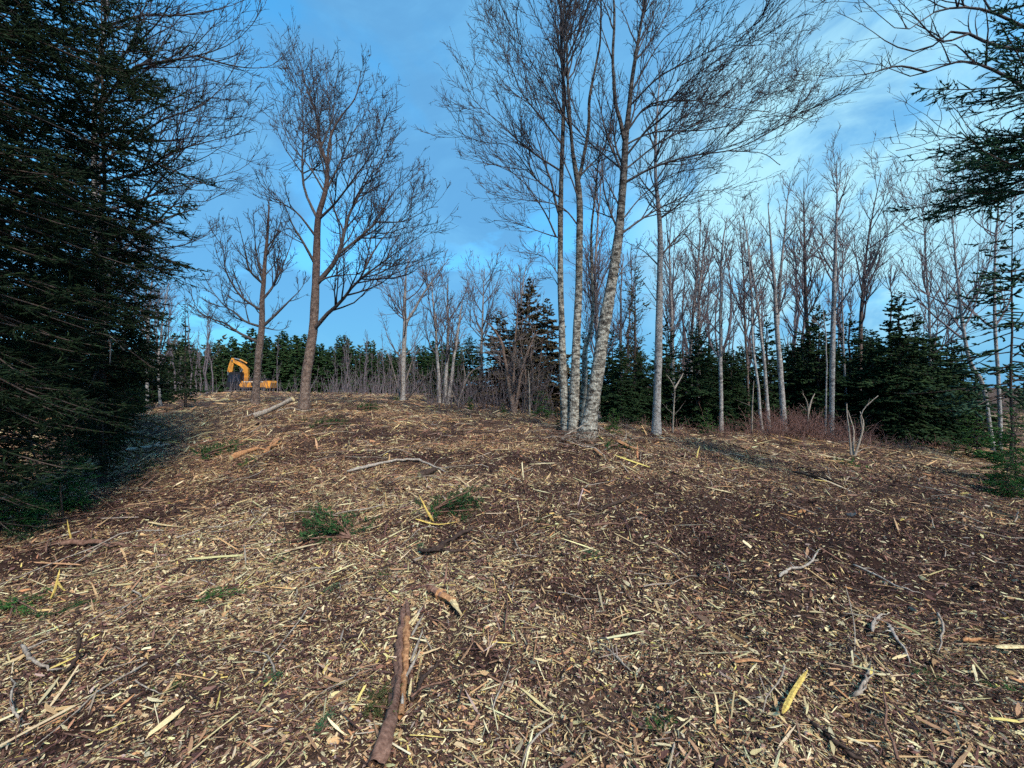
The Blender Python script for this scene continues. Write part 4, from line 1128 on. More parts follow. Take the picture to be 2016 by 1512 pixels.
FIRS = [
 ('slim young spruce with open tiers of boughs left of the small maple', MIDC, 365, 15, 578, .95),
 ('dark pointed spruce half hidden by thin branches right of the left thicket', MIDB, 246, 14, 556, .9),
 ('dark low spruce at the foot of the left thicket, its boughs over the mulch', MIDA, 205, 8.6, 700, 1.0),
 ('small shaded spruce between the left thicket and the slim spruce', MIDB, 300, 19, 640, 1.0),
 ('narrow tattered spruce with a nest-like tuft for a top', SPARSE, 1250, 15.5, 522, 1.0),
 ('dark fir at the back just right of the leaning mottled stem', MIDA, 1222, 13.5, 690, 1.05),
 ('broad dark fir filling the gap left of the grey-trunked tree', MIDA, 1262, 14.5, 705, 1.2),
 ('thick dark fir directly behind the grey-trunked tree', MIDB, 1312, 14.5, 640, 1.0),
 ('dense dark green fir right of the grey-trunked tree', MIDA, 1372, 14, 655, 1.1),
 ('dense fir just left of the leftmost aspen', MIDA, 1402, 15, 680, 1.1),
 ('dark fir between leftmost aspen and leaning aspens', MIDA, 1440, 14.5, 700, 1.2),
 ('dark fir behind the two leaning aspens', MIDB, 1508, 15, 634, 1.15),
 ('low dark fir behind the forked aspen', MIDA, 1560, 15.5, 690, 1.3),
 ('bushy dark fir with flat top left of the tallest aspen', MIDA, 1612, 14.5, 612, .95),
 ('dark fir filling the space right of the tallest aspen', MIDB, 1672, 14.5, 630, 1.15),
 ('low wide fir between tallest aspen and the big right-hand fir', MIDA, 1718, 13.5, 690, 1.2),
 ('big dark layered fir with pointed top at the right end of the row', MIDA, 1770, 13, 572, 1.25),
 ('wide low-branched fir leaning out right beside the big layered one', MIDA, 1838, 14, 662, 1.6),
 ('distant small fir in the gap near the right edge', MIDB, 1905, 30, 770, 1.2),
 ('thin-boughed spruce screening the sky near the right edge', THIN, 1992, 9.5, 330, 1.0),
 ('tall brown-tinged spruce spire left of the mottled clump', BROWN, 1042, 22, 545, 1.15),
 ('second brown-tinged spruce close against the mottled clump', BROWN, 1078, 21, 585, 1.3),
 ('broad brownish spruce at the back of the scraggly brown tree', BROWN, 985, 23, 610, 1.6),
 ('greener spruce left of the scraggly brown tree', MIDA, 925, 24, 660, 1.7),
 ('dark spruce low behind the pale three-stemmed clump', MIDB, 858, 27, 690, 1.6),
 ('dark spruce glimpsed behind the stems of the mottled clump', MIDB, 1150, 17, 640, .9),
 ('dark round fir at the back left of the mottled clump', MIDA, 1010, 24, 640, 1.6),
]
rf = random.Random(4)
for lb, me, px, d, top, wd in FIRS:
    if 1200 < px < 1760 and me is not SPARSE:
        top -= 16; wd *= 1.2
    con_px('spruce_tree', lb, me, 6.0, px, d, top, rf.uniform(0, 6.28), wd)

# young firs low to the ground
YOUNG = conifer(1.2, .55, 301, z0=.05, whorl=.10, per=6, prof=.7, s2=.05, s3=.045, rad=.012, trunk_r=.015, cols=((0.03, 0.075, 0.022), (0.09, 0.17, 0.04)))
YOUNGN = conifer(1.6, .75, 302, z0=.04, whorl=.12, per=6, detail='needle', prof=.7, s2=.05, s3=.05, trunk_r=.016, cols=((0.018, 0.07, 0.02), (0.06, 0.16, 0.04)))
for lb, me, hh, px, d, top, wd in [
 ('bright green young fir left of the mottled clump', YOUNG, 1.2, 1066, 13.5, 766, 1.3),
 ('small young fir at the foot of the leftmost aspen', YOUNG, 1.2, 1392, 11.5, 800, 1.1),
 ('dark young fir growing against the base of the leaning mottled stem', YOUNG, 1.2, 1208, 9.3, 800, 1.0),
 ('scrubby young fir between stems at the base of the mottled clump', YOUNG, 1.2, 1102, 9.6, 800, .9),
 ('small fir below the bare spreading tree at the clearing edge', YOUNG, 1.2, 780, 19, 772, 1.4),
 ('tiny fir on the far edge before the three-stemmed clump', YOUNG, 1.2, 925, 17, 780, 1.3),
 ('tiny fir near the foot of the scraggly brown tree', YOUNG, 1.2, 990, 15.5, 792, 1.2),
 ('bright green young fir at the right edge of the clearing', YOUNGN, 1.6, 2000, 7.2, 792, 1.0),
 ('second young fir low down at the right edge', YOUNGN, 1.6, 1985, 6.6, 880, 1.2),
 ('yellow-green young fir beside the curved grey trunk', YOUNG, 1.2, 1925, 10.5, 800, 1.4),
 ('bright green sapling fir at the left edge over the bare soil', YOUNGN, 1.6, 130, 5.0, 862, 1.2),
 ('dark sapling fir at the left edge below the huge spruce', YOUNGN, 1.6, 25, 4.3, 890, 1.2)]:
    con_px('young_fir', lb, me, hh, px, d, top, rf.uniform(0, 6.28), wd)

# far row of spruces and thin trees
FARA = conifer(7.0, 1.35, 401, z0=.08, whorl=.34, per=8, prof=.6, s2=.15, s3=.14, rad=.10, cols=((0.015, 0.034, 0.014), (0.05, 0.085, 0.03)))
FARB = conifer(7.0, 1.1, 402, z0=.12, whorl=.38, per=7, prof=.7, s2=.15, s3=.15, rad=.09, cols=((0.014, 0.03, 0.014), (0.045, 0.07, 0.028)))
rr = random.Random(9)
def far_label(px, top=670, rear=False):
    a = ('tall ' if top < 662 else 'low ' if top > 684 else '') + 'dark spruce, ' + ('rear' if rear else 'front') + ' rank of far row, '
    if px < 390: return a + 'behind the slim spruce'
    if px < 445: return a + 'left of the excavator'
    if px < 520: return a + 'behind the excavator'
    if px < 595: return a + 'between the two maples'
    if px < 670: return a + 'just right of the tall maple'
    if px < 760: return a + 'behind the pale thicket'
    if px < 830: return a + 'behind the bare spreading tree'
    return a + 'behind the three-stemmed clump'
px = 330
while px < 900:
    d = rr.uniform(52, 60)
    top = 668 + rr.uniform(-14, 24) + (10 if px < 430 else 0) + (18 if px > 700 else 0)
    if rr.random() < .16: top -= 14
    con_px('spruce_tree', far_label(px, top), rr.choice([FARA, FARA, FARB]), 7.0, px, d, top, rr.uniform(0, 6.28), rr.uniform(1.1, 1.5), 'spruces of the far row')
    if rr.random() < .6:
        con_px('spruce_tree', far_label(px, top + 8, True), rr.choice([FARA, FARB]), 7.0, px + rr.uniform(-8, 8), rr.uniform(61, 66), top + rr.uniform(0, 16), rr.uniform(0, 6.28), rr.uniform(1.1, 1.4), 'spruces of the far row')
    px += rr.uniform(5, 10)

BIRCHES = []
for k in range(3):
    r_ = np.random.default_rng(500 + k)
    tp = np.zeros((1, 16, 3)); tp[0, :, 2] = np.linspace(-.1, 7.0, 16); tp[0, :, 0] = np.cumsum(r_.normal(size=16)) * .05; tp[0, :, 1] = np.cumsum(r_.normal(size=16)) * .05
    tr = np.linspace(.075, .01, 16)[None]
    e, er = grow(tp, tr, 3.2, .25, 32, .26, .14, .07, 6, .5, 2.2, .016, r_)
    g1, gr1 = grow(e, er, 3.2, .1, 34, .45, .12, .09, 3, .3, 1.2, .014, r_)
    Vt, Qt = tubes(tp, tr, 6); Vc, Qc = merge([tubes(e, er, 3), tubes(g1, gr1, 3)])
    BIRCHES.append((mesh_np('trunk', Vt, Qt, M_TWIGMID, True), mesh_np('crown', Vc, Qc, M_TWIGMID)))
def right_place(px):
    for lim, w in ((1245, 'beside the slender tufted spruce'), (1330, 'behind the grey-trunked tree'), (1400, 'behind the fir right of the grey-trunked tree'), (1460, 'behind the leftmost aspen'),
                   (1525, 'behind the two leaning aspens'), (1590, 'behind the forked aspen'), (1665, 'behind the tallest aspen'), (1745, 'left of the big layered fir'), (1820, 'behind the big layered fir')):
        if px < lim: return w
    return 'right of the big layered fir'
def put_far_bare(px, d, top, k, label, group):
    x = (px - 1008) / F * d
    root = empty('bare_tree', (x, d, gz(x, d) - .05), rr.uniform(0, 6.28))
    s = ((CAMZ - (top - 756) / F * d) - gz(x, d)) / 7.0
    root.scale = (s, s, s)
    for nm, me in zip(('trunk', 'crown'), BIRCHES[k]):
        link(nm, me, root)
    tag(root, label, 'tree', group)
for i in range(46):
    if 27 < i < 36:
        continue
    px = rr.uniform(670, 800) if i < 22 else (rr.uniform(300, 660) if i < 36 else rr.uniform(800, 960))
    lb = ('thin grey bare tree in the pale thicket ' + ('close to the tall maple' if px < 710 else 'midway to the bare spreading tree' if px < 760 else 'beside the bare spreading tree') if i < 22 else
          'thin bare stem standing among the far row of spruces' if i < 36 else 'thin bare tree far beyond the middle of the clearing')
    put_far_bare(px, rr.uniform(40, 52), rr.uniform(655, 715), rr.randrange(3), lb, 'thin bare trees of the far row')
for i in range(38):
    px = rr.uniform(1190, 1900)
    tp_ = rr.uniform(470, 610) if px < 1750 else rr.uniform(600, 720)
    put_far_bare(px, rr.uniform(19, 26), tp_, rr.randrange(3), ('tall ' if tp_ < 520 else 'short ' if tp_ > 580 else 'middling ') + 'slender bare tree far back ' + right_place(px), 'bare trees behind the right-hand firs')
for i in range(16):
    px = rr.uniform(150, 420)
    put_far_bare(px, rr.uniform(24, 34), rr.uniform(560, 680), rr.randrange(3), 'thin bare tree behind the left thicket ' + ('left of the pointed spruce' if px < 240 else 'between the pointed and the slim spruce' if px < 345 else 'right of the slim spruce'), 'bare trees behind the left thicket')
for i in range(44):
    px = rr.uniform(1180, 1880)
    tp_ = rr.uniform(640, 715)
    con_px('spruce_tree', ('taller ' if tp_ < 665 else 'low ' if tp_ > 690 else '') + 'dark fir of the second rank ' + right_place(px), rr.choice([MIDA, MIDB]), 6.0, px, rr.uniform(17, 22), tp_, rr.uniform(0, 6.28), 1.5, 'firs of the second rank')
for i in range(17):
    px = rr.uniform(-160, 330)
    con_px('spruce_tree', 'shaded spruce deep in the left thicket ' + ('at the picture edge' if px < 60 else 'behind the near spruces' if px < 200 else 'by the slim spruce'), rr.choice([MIDA, MIDB]), 6.0, px, rr.uniform(11, 20), rr.uniform(640, 720), rr.uniform(0, 6.28), 1.25, 'spruces in the left thicket')

# the wood beyond, one mass right round the clearing
def wood_mass():
    r = np.random.default_rng(808)
    A, E, C = [], [], []
    n = 240
    an = r.uniform(-1.25, 1.25, n); d = r.uniform(66, 95, n)
    x = d * np.sin(an); y = d * np.cos(an)
    h = r.uniform(5.5, 8.5, n) * np.where(an > .72, .55, 1)
    base = H(x, y)
    for i in range(n):
        m_ = 90
        q = r.random(m_) ** .8
        a = r.uniform(0, 6.28, m_); rad = 1.5 * (1 - q) * r.random(m_) ** .5
        p = np.stack([x[i] + rad * np.cos(a), y[i] + rad * np.sin(a), base[i] + q * h[i]], 1)
        e = p + np.stack([np.cos(a) * .5, np.sin(a) * .5, r.uniform(-.2, .45, m_)], 1) * r.uniform(.6, 1.3, (m_, 1))
        A.append(p); E.append(e)
    A = np.concatenate(A); E = np.concatenate(E)
    V, Fc = spindles(A, E, r.uniform(.10, .2, len(A)), r)
    cs = foliage_col(len(A), r, (0.03, 0.045, 0.02), (0.10, 0.10, 0.06))
    o = link('far_wood', mesh_np('far_wood', V, Fc, M_FOL, False, np.repeat(cs, 5, 0)))
    tag(o, 'far mass of mixed woodland beyond the clearing', 'woodland', kind='stuff')
wood_mass()

# ------------------------------------------------------------------ shrubs and brambles
def shrub(name, label, d, stems, seed, mat, twig, dens=3.0, group=None, w0=4, cat='shrub'):
    r = np.random.default_rng(seed)
    x0 = (stems[0][0][0] - 1008) / F * d
    root = empty(name, (x0, d, gz(x0, d))); org = np.array(root.location)
    tag(root, label, cat, group)
    SP, SR = [], []
    for st in stems:
        pts = wave(st, d, r, .5)
        pts[0, 2] = gz(pts[0, 0], pts[0, 1]) - .04 if st[0][1] > 700 and abs(pts[0, 2] - gz(pts[0, 0], pts[0, 1])) < .5 else pts[0, 2]
        SP.append(resample(pts, 12)); SR.append(np.linspace(w0 / 2, .7, 12) / F * d)
        V, Q = tubes(SP[-1][None], SR[-1][None], 6)
        link('stem', mesh_np('stem', V - org, Q, mat, True), root)
    a, ar = grow(np.stack(SP), np.stack(SR), dens, .2, 42, .35, .06, .12, 4, .12, 1.0, .0004 * d, r)
    b_, br = grow(a, ar, dens * 1.3, .15, 42, .4, .05, .12, 3, .08, .4, .0004 * d, r)
    V, Q = merge([tubes(a, ar, 3), tubes(b_, br, 3)])
    link('twigs', mesh_np('twigs', V - org, Q, twig), root)
    return root
shrub('shrub', 'pale leafless shrub of a few crooked stems right of the tallest aspen', 9.2,
      [[(1676, 888), (1672, 850), (1668, 820), (1667, 795)], [(1678, 888), (1681, 850), (1676, 830), (1669, 808)], [(1680, 886), (1697, 850), (1694, 820), (1705, 800), (1729, 779)], [(1682, 888), (1700, 840), (1693, 810)]], 901, M_DEADPALE, M_TWIGPALE, 1.2)
shrub('sapling', 'pale forked sapling before the fir right of the grey-trunked tree', 11.5,
      [[(1324, 822), (1327, 790), (1328, 765), (1318, 745), (1312, 738)], [(1328, 765), (1340, 745), (1345, 735)]], 902, M_DEADPALE, M_TWIGPALE, 2.5)
shrub('sapling', 'pale twiggy sapling among the brambles left of the tallest aspen', 12, [[(1590, 850), (1591, 815), (1588, 790), (1580, 775)], [(1591, 815), (1597, 790), (1604, 775)]], 903, M_DEADPALE, M_TWIGPALE, 4)
shrub('sapling', 'thin straight sapling between the leftmost aspen and leaning aspens', 11.5, [[(1480, 858), (1481, 800), (1484, 750)]], 904, M_DEADPALE, M_TWIGPALE, 2)
shrub('shrub', 'pale many-stemmed shrub at the foot of the bare spreading tree', 20,
      [[(790, 796), (780, 750), (770, 715), (760, 690)], [(793, 796), (800, 750), (812, 710), (830, 680)], [(788, 796), (790, 740), (788, 690)], [(795, 796), (815, 770), (845, 735), (858, 728)]], 905, M_TWIGPALE, M_TWIGPALE, 3.5)
shrub('shrub', 'tangled grey shrub with arching stems right of the three-stemmed clump', 18,
      [[(900, 805), (910, 770), (925, 735), (950, 720)], [(902, 805), (930, 780), (960, 745), (975, 728)], [(905, 805), (890, 770), (885, 745)], [(898, 805), (915, 750), (912, 715)]], 906, M_TWIGPALE, M_TWIGPALE, 3)
shrub('shrub', 'dead brown brush against the spruces left of the mottled clump', 17,
      [[(1040, 815), (1050, 760), (1045, 700), (1055, 640)], [(1050, 815), (1065, 750), (1075, 690)], [(1030, 815), (1035, 740), (1025, 680), (1030, 620)], [(1060, 815), (1078, 760), (1090, 720)], [(1045, 815), (1020, 760), (1000, 710)], [(1055, 815), (1060, 740), (1070, 660)]], 907, M_MAPLE, M_TWIGPALE, 4.5)
shrub('sapling', 'thin pale sapling left of the mottled clump', 15, [[(1043, 815), (1042, 760), (1040, 730)]], 908, M_DEADPALE, M_TWIGPALE, 2)
shrub('dead_branch', 'dead pale branches poking up at the left edge of the soil', 4.6, [[(60, 1010), (75, 930), (60, 860), (90, 800)], [(125, 1070), (122, 1000), (118, 955)], [(90, 1090), (70, 1030), (50, 985)], [(0, 860), (60, 870), (130, 905)]], 909, M_SPBARK, M_TWIGPALE, 2, w0=5, cat='branch')
shrub('dead_branch', 'bare dead branch hanging across the dark left thicket', 5.5, [[(0, 650), (40, 610), (60, 585), (95, 540)], [(30, 680), (20, 640), (22, 585)], [(215, 660), (217, 690), (216, 720)], [(180, 655), (216, 662), (245, 690)]], 910, M_TWIGPALE, M_TWIGPALE, 2, w0=4, cat='branch')

def bramble():
    r = np.random.default_rng(909)
    n = 1500
    px_ = np.concatenate([r.normal(1575, 62, 700), r.uniform(1400, 1880, 500), r.uniform(1200, 1420, 180), r.uniform(1700, 1960, 120)]); d = r.uniform(10.6, 13.2, n)
    x = (px_ - 1008) / F * d; z = H(x, d)
    hgt = np.where(np.arange(n) < 700, r.uniform(.4, 1.05, n), r.uniform(.12, .5, n))
    D = nrm(np.stack([r.normal(size=n) * .5, r.normal(size=n) * .5, np.ones(n)], 1))
    p = paths(np.stack([x, d, z - .02], 1), D, hgt, 5, [.05, -.05, -.15, -.25, -.3], .10, r)
    Rr = np.repeat(np.linspace(.0055, .0035, 6)[None], n, 0)
    b_, br = grow(p, Rr, 3.0, .3, 45, .4, -.02, .1, 2, .1, .4, .0035, r)
    V, Q = merge([tubes(p, Rr, 3), tubes(b_, br, 3)])
    o = link('brambles', mesh_np('brambles', V, Q, M_BRAMBLE))
    tag(o, 'reddish-brown leafless brambles and dry stalks under the aspens', 'brambles', kind='stuff')
bramble()

def underbrush():
    """dry stems and twigs standing at the edge of the clearing"""
    r = np.random.default_rng(911)
    n = 760
    px_ = np.concatenate([r.uniform(640, 1090, 600), r.uniform(300, 640, 160)])
    d = np.where(px_ > 840, r.uniform(16, 22, n), r.uniform(30, 46, n))
    x = (px_ - 1008) / F * d; z = H(x, d)
    D = nrm(np.stack([r.normal(size=n) * .3, r.normal(size=n) * .3, np.ones(n)], 1))
    p = paths(np.stack([x, d, z - .02], 1), D, r.uniform(.5, 2.4, n), 4, 0.02, .10, r)
    Rr = np.repeat(np.linspace(1, .5, 5)[None], n, 0) * (.0006 * d)[:, None]
    b_, br = grow(p, Rr, 1.6, .3, 40, .35, .04, .1, 2, .15, .7, .008, r)
    V, Q = merge([tubes(p, Rr, 3), tubes(b_, br, 3)])
    o = link('underbrush', mesh_np('underbrush', V, Q, M_TWIGMID))
    tag(o, 'thin pale stems of underbrush along the far edge of the clearing', 'underbrush', kind='stuff')
underbrush()

# ------------------------------------------------------------------ logs, sticks, splinters and fallen boughs
def stick(name, label, cat, pts_px, w, mat, seed, d0=None, lift=.02, k=7, taper=.7, group=None, rough=.10, raise_=None, endmat=None):
    """a branch lying along the ground through the given pixels; w = diameter in metres"""
    r = np.random.default_rng(seed)
    w = w * (.78 if w < .1 else .9)
    pts = []
    for i, q in enumerate(pts_px):
        g = G(q[0], q[1]); hh = q[2] if len(q) > 2 else 0.0
        if hh:   # a raised point: keep the depth of the previous ground point
            dpt = pts[-1][1] + (q[3] if len(q) > 3 else 0)
            pts.append(P(q[0], q[1], dpt))
        else:
            pts.append(g + np.array([0, 0, w * .4 + lift]))
    pts = np.array(pts)
    a = resample(pts, max(10, 4 * len(pts)))
    for i in range(len(a)):
        a[i, 2] = max(a[i, 2], gz(a[i, 0], a[i, 1]) + w * .25)
    rr_ = w / 2 * np.linspace(1, taper, len(a)) * (1 + r.normal(size=len(a)) * (.03 if cat == 'wood splinter' else rough))
    org = a[0].copy()
    flat = cat == 'wood splinter'
    if flat:
        rr_ = rr_ * np.interp(np.linspace(0, 1, len(a)), [0, .12, .8, 1], [.35, 1, .9, .15])
    elif k < 9:
        rr_ = rr_ * np.interp(np.linspace(0, 1, len(a)), [0, .06, .8, 1], [.6, 1, .85, .3])
        a = a + r.normal(size=a.shape) * w * .16
    V, Q = trunk_mesh(a, rr_, k, seed, .04 if flat else .16)
    if flat:                                               # split wood: a flat blade rather than a rod
        ax = np.repeat(a, k, 0); V[:, 2] = ax[:, 2] + (V[:, 2] - ax[:, 2]) * .45
    side = []
    if not flat and k < 9:
        for j in range(int(r.integers(2, 5))):
            t_ = int(r.integers(2, len(a) - 2)); dv = nrm(a[t_ + 1] - a[t_]); pv = nrm(np.cross(dv, r.normal(size=3))); pv[2] = abs(pv[2]) * .5
            ll = w * r.uniform(2.0, 7.0); p1 = a[t_] + (dv * .6 + pv) * ll * .5; p2 = p1 + (dv * .8 + pv * .5) * ll * .5
            Vb, Qb = tubes(np.array([[a[t_], p1, p2]]), np.array([[rr_[t_] * .5, rr_[t_] * .35, rr_[t_] * .12]]), 4)
            side.append((Vb, Qb))
    n = len(V)
    V = np.vstack([V, a[0], a[-1]])
    caps = np.array([[n, (j + 1) % k, j, j] for j in range(k)] + [[n + 1, n - k + j, n - k + (j + 1) % k, n - k + (j + 1) % k] for j in range(k)])
    root = empty(name, tuple(org)) if endmat else None
    me = bpy.data.meshes.new('bark' if endmat else name)
    faces = [tuple(f) for f in Q] + ([] if endmat else [tuple(f[:3]) for f in caps])
    Vall = [V]; off = len(V)
    for Vb, Qb in side:
        faces += [tuple(int(v) + off for v in f) for f in Qb]; Vall.append(Vb); off += len(Vb)
    me.from_pydata((np.vstack(Vall) - org).tolist(), [], faces); me.materials.append(mat)
    me.polygons.foreach_set('use_smooth', np.full(len(me.polygons), not flat)); me.update()
    if endmat:
        o = link('bark', me, root)
        me2 = bpy.data.meshes.new('cut_end'); me2.from_pydata((V - org).tolist(), [], [tuple(f[:3]) for f in caps]); me2.materials.append(endmat)
        link('cut_end', me2, root); o = root
    else:
        o = link(name, me); o.location = tuple(org)
    return tag(o, label, cat, group)

def wood_mat(name, c1, c2, sc=(28, 28, 28)):
    return bark_mat(name, [(.3, c1), (.7, c2)], sc, 1.0, .25)
M_FRESH = wood_mat('fresh_wood', (.45, .33, .16), (.72, .58, .33))
M_YELLOW = wood_mat('yellow_wood', (.46, .31, .07), (.72, .53, .16))
M_ORANGE = wood_mat('orange_wood', (.26, .115, .055), (.50, .27, .13))
M_REDBARK = wood_mat('reddish_bark', (.10, .05, .035), (.26, .15, .11))
M_DARKBARK = wood_mat('dark_bark', (.025, .017, .014), (.085, .055, .045))
M_GREYWOOD = wood_mat('weathered_wood', (.22, .18, .15), (.46, .40, .34))

stick('log', 'pale peeled log propped at a slant between the two maples', 'log', [(503, 824), (530, 808, 1), (577, 785, 1)], .16, M_GREYWOOD, 1001, k=10, taper=.8, endmat=M_FRESH)
stick('stick', 'pale stick lying in front of the slanting log', 'branch', [(480, 824), (520, 812), (560, 808)], .07, M_DEADPALE, 1002)
stick('stick', 'pale crooked stick right of the slanting log before the tall maple', 'branch', [(545, 812), (572, 806), (600, 812), (625, 806)], .06, M_DEADPALE, 1003)
stick('branch', 'long curved grey branch arching over the middle of the clearing', 'branch', [(683, 935), (735, 922), (780, 912), (820, 911), (850, 921), (882, 937)], .06, M_GREYWOOD, 1004)
stick('log', 'short dark log end beside the long curved branch', 'log', [(826, 943), (845, 937), (857, 932)], .11, M_DARKBARK, 1005, k=9, endmat=M_FRESH)
stick('branch', 'thick dark broken branch slanting up by the green bough', 'branch', [(850, 1092), (880, 1078), (910, 1058), (940, 1048)], .075, M_DARKBARK, 1006)
stick('branch', 'straight dark stick lying level below the broken branch', 'branch', [(822, 1094), (870, 1092), (928, 1093)], .055, M_DARKBARK, 1007)
stick('splinter', 'large yellow splinter standing out of the fallen green bough', 'wood splinter', [(853, 1034), (842, 1008, 1), (824, 972, 1, .15)], .055, M_YELLOW, 1008, taper=.15, k=5)
stick('splinter', 'yellow split piece lying right of the standing splinter', 'wood splinter', [(818, 1028), (860, 1040), (905, 1034)], .045, M_YELLOW, 1009, k=5, taper=.4)
stick('stake', 'bright yellow split stake lying in the right foreground', 'wood splinter', [(1541, 1437), (1560, 1392), (1577, 1368), (1590, 1345)], .032, M_YELLOW, 1010, k=5, taper=1.0, lift=.05)
stick('stick', 'long dark stick running out of the bottom right foreground', 'branch', [(1600, 1440), (1650, 1482), (1720, 1530)], .030, M_DARKBARK, 1011)
stick('stick', 'curved thin branch with pale broken end right of centre', 'branch', [(1533, 1142), (1560, 1128), (1590, 1120), (1616, 1088)], .032, M_GREYWOOD, 1012)
stick('stick', 'knobbly brown stick standing out right of the thin upright twig', 'branch', [(1748, 1238), (1765, 1268), (1780, 1290), (1792, 1320)], .028, M_GREYWOOD, 1013)
stick('stick', 'short bent grey stick left of the knobbly brown one', 'branch', [(1717, 1256), (1722, 1232), (1735, 1222), (1752, 1216)], .026, M_GREYWOOD, 1014)
stick('twig', 'thin upright twig in the right foreground', 'branch', [(1668, 1342), (1680, 1300), (1683, 1240, 1, .1), (1665, 1150, 1, .15)], .011, M_DEADPALE, 1015, k=5, lift=.01)
stick('stick', 'crooked brown stick above the yellow stake', 'branch', [(1680, 1390), (1700, 1370), (1708, 1340), (1712, 1325)], .026, M_DEADPALE, 1016)
stick('plank_piece', 'flat orange-brown split piece left of the yellow stake', 'wood splinter', [(1446, 1321), (1475, 1316), (1504, 1315)], .032, M_ORANGE, 1017, k=5, taper=.9)
stick('stick', 'straight grey stick lying diagonally below the centre', 'branch', [(1178, 1274), (1210, 1305), (1244, 1336)], .020, M_DEADPALE, 1018)
stick('bark_slab', 'long reddish bark slab on the soil at the left', 'bark', [(120, 1082), (170, 1078), (220, 1082), (285, 1086)], .07, M_REDBARK, 1019, taper=.4)
stick('splinter', 'pale flat splinter on the left soil by the bark slab', 'wood splinter', [(292, 1036), (330, 1042), (365, 1046)], .05, M_FRESH, 1020, k=5, taper=.3)
stick('splinter', 'yellow split stem crossing upright at the left foreground', 'wood splinter', [(100, 1190), (108, 1160, 1), (118, 1120, 1, .05)], .026, M_YELLOW, 1021, k=5, taper=.6)
stick('splinter', 'short yellow split stem leaning off the upright one at left', 'wood splinter', [(112, 1150), (122, 1165), (132, 1176)], .022, M_YELLOW, 1022, k=5)
stick('splinter', 'thin yellow sliver standing by the left sapling', 'wood splinter', [(140, 1066), (136, 1045, 1), (132, 1022, 1)], .022, M_YELLOW, 1023, k=5, taper=.3)
stick('log', 'orange barkless log end right of the left fir bough', 'log', [(455, 908), (478, 898), (505, 890)], .12, M_ORANGE, 1024, k=9, endmat=M_FRESH)
stick('root_piece', 'upturned root piece with orange end above the left logs', 'log', [(520, 896), (538, 882), (552, 872)], .085, M_ORANGE, 1025, taper=1.3)
stick('splinter', 'broad torn orange slab at the foot of the mottled clump', 'wood splinter', [(1215, 874), (1235, 885), (1258, 893)], .13, M_ORANGE, 1026, k=6, taper=.5)
stick('splinter', 'second torn orange piece left of the broad slab by the clump', 'wood splinter', [(1170, 888), (1180, 898), (1188, 905)], .09, M_ORANGE, 1027, k=6, taper=.5)
stick('branch', 'pale dead branch leaning against the base of the mottled clump', 'branch', [(1110, 862), (1135, 845, 1), (1165, 828, 1)], .05, M_DEADPALE, 1028, taper=.5)
stick('branch', 'pale forked branch lying right of the mottled clump', 'branch', [(1190, 890), (1210, 880), (1232, 862, 1), (1233, 845, 1)], .05, M_DEADPALE, 1029, taper=.6)
stick('branch', 'pale broken branch behind the leaning stem pointing down right', 'branch', [(1178, 842), (1200, 858), (1222, 872)], .05, M_DEADPALE, 1030)
stick('branch', 'long thin branch lying across the ground before the mottled clump', 'branch', [(1105, 868), (1140, 880), (1175, 888), (1195, 912)], .045, M_GREYWOOD, 1031)
stick('branch', 'dark leaning stick on the mulch right of centre', 'branch', [(1175, 1012), (1200, 1002), (1235, 988), (1260, 975)], .06, M_DARKBARK, 1032)
stick('branch', 'reddish level stick below the dark leaning one', 'branch', [(1162, 1044), (1195, 1038), (1235, 1038)], .035, M_REDBARK, 1033)
stick('branch', 'dark long pole half sunk at the edge of the bare soil on the right', 'branch', [(1560, 935), (1610, 945), (1660, 962)], .06, M_DARKBARK, 1034)
stick('twig', 'thin curled twig pile on the dark soil at right', 'branch', [(1680, 1120), (1720, 1140), (1765, 1160), (1820, 1178)], .022, M_GREYWOOD, 1035)
stick('branch', 'brown branch in dark hollow at lower centre', 'branch', [(810, 1395), (840, 1345), (870, 1315)], .032, M_DARKBARK, 1036)
stick('slab', 'thick pale broken slab at the right edge of the foreground', 'wood splinter', [(1960, 1290), (1990, 1287), (2040, 1290)], .05, M_FRESH, 1037, k=6)
stick('stick', 'reddish splintered stick at the right foreground left of the pale slab', 'branch', [(1895, 1272), (1930, 1268), (1965, 1276)], .035, M_ORANGE, 1038, k=6)
stick('branch', 'forked dark dead stem at far left foreground', 'branch', [(128, 1340), (150, 1310), (155, 1262, 1), (150, 1240, 1)], .03, M_DARKBARK, 1039)
stick('branch', 'arched pale root at the far left foreground', 'branch', [(45, 1285), (60, 1312), (95, 1328), (128, 1332)], .03, M_DEADPALE, 1040)
stick('log', 'pale log piece among the mulch at left of the slim spruce', 'log', [(250, 890), (290, 884), (335, 880)], .09, M_GREYWOOD, 1041)

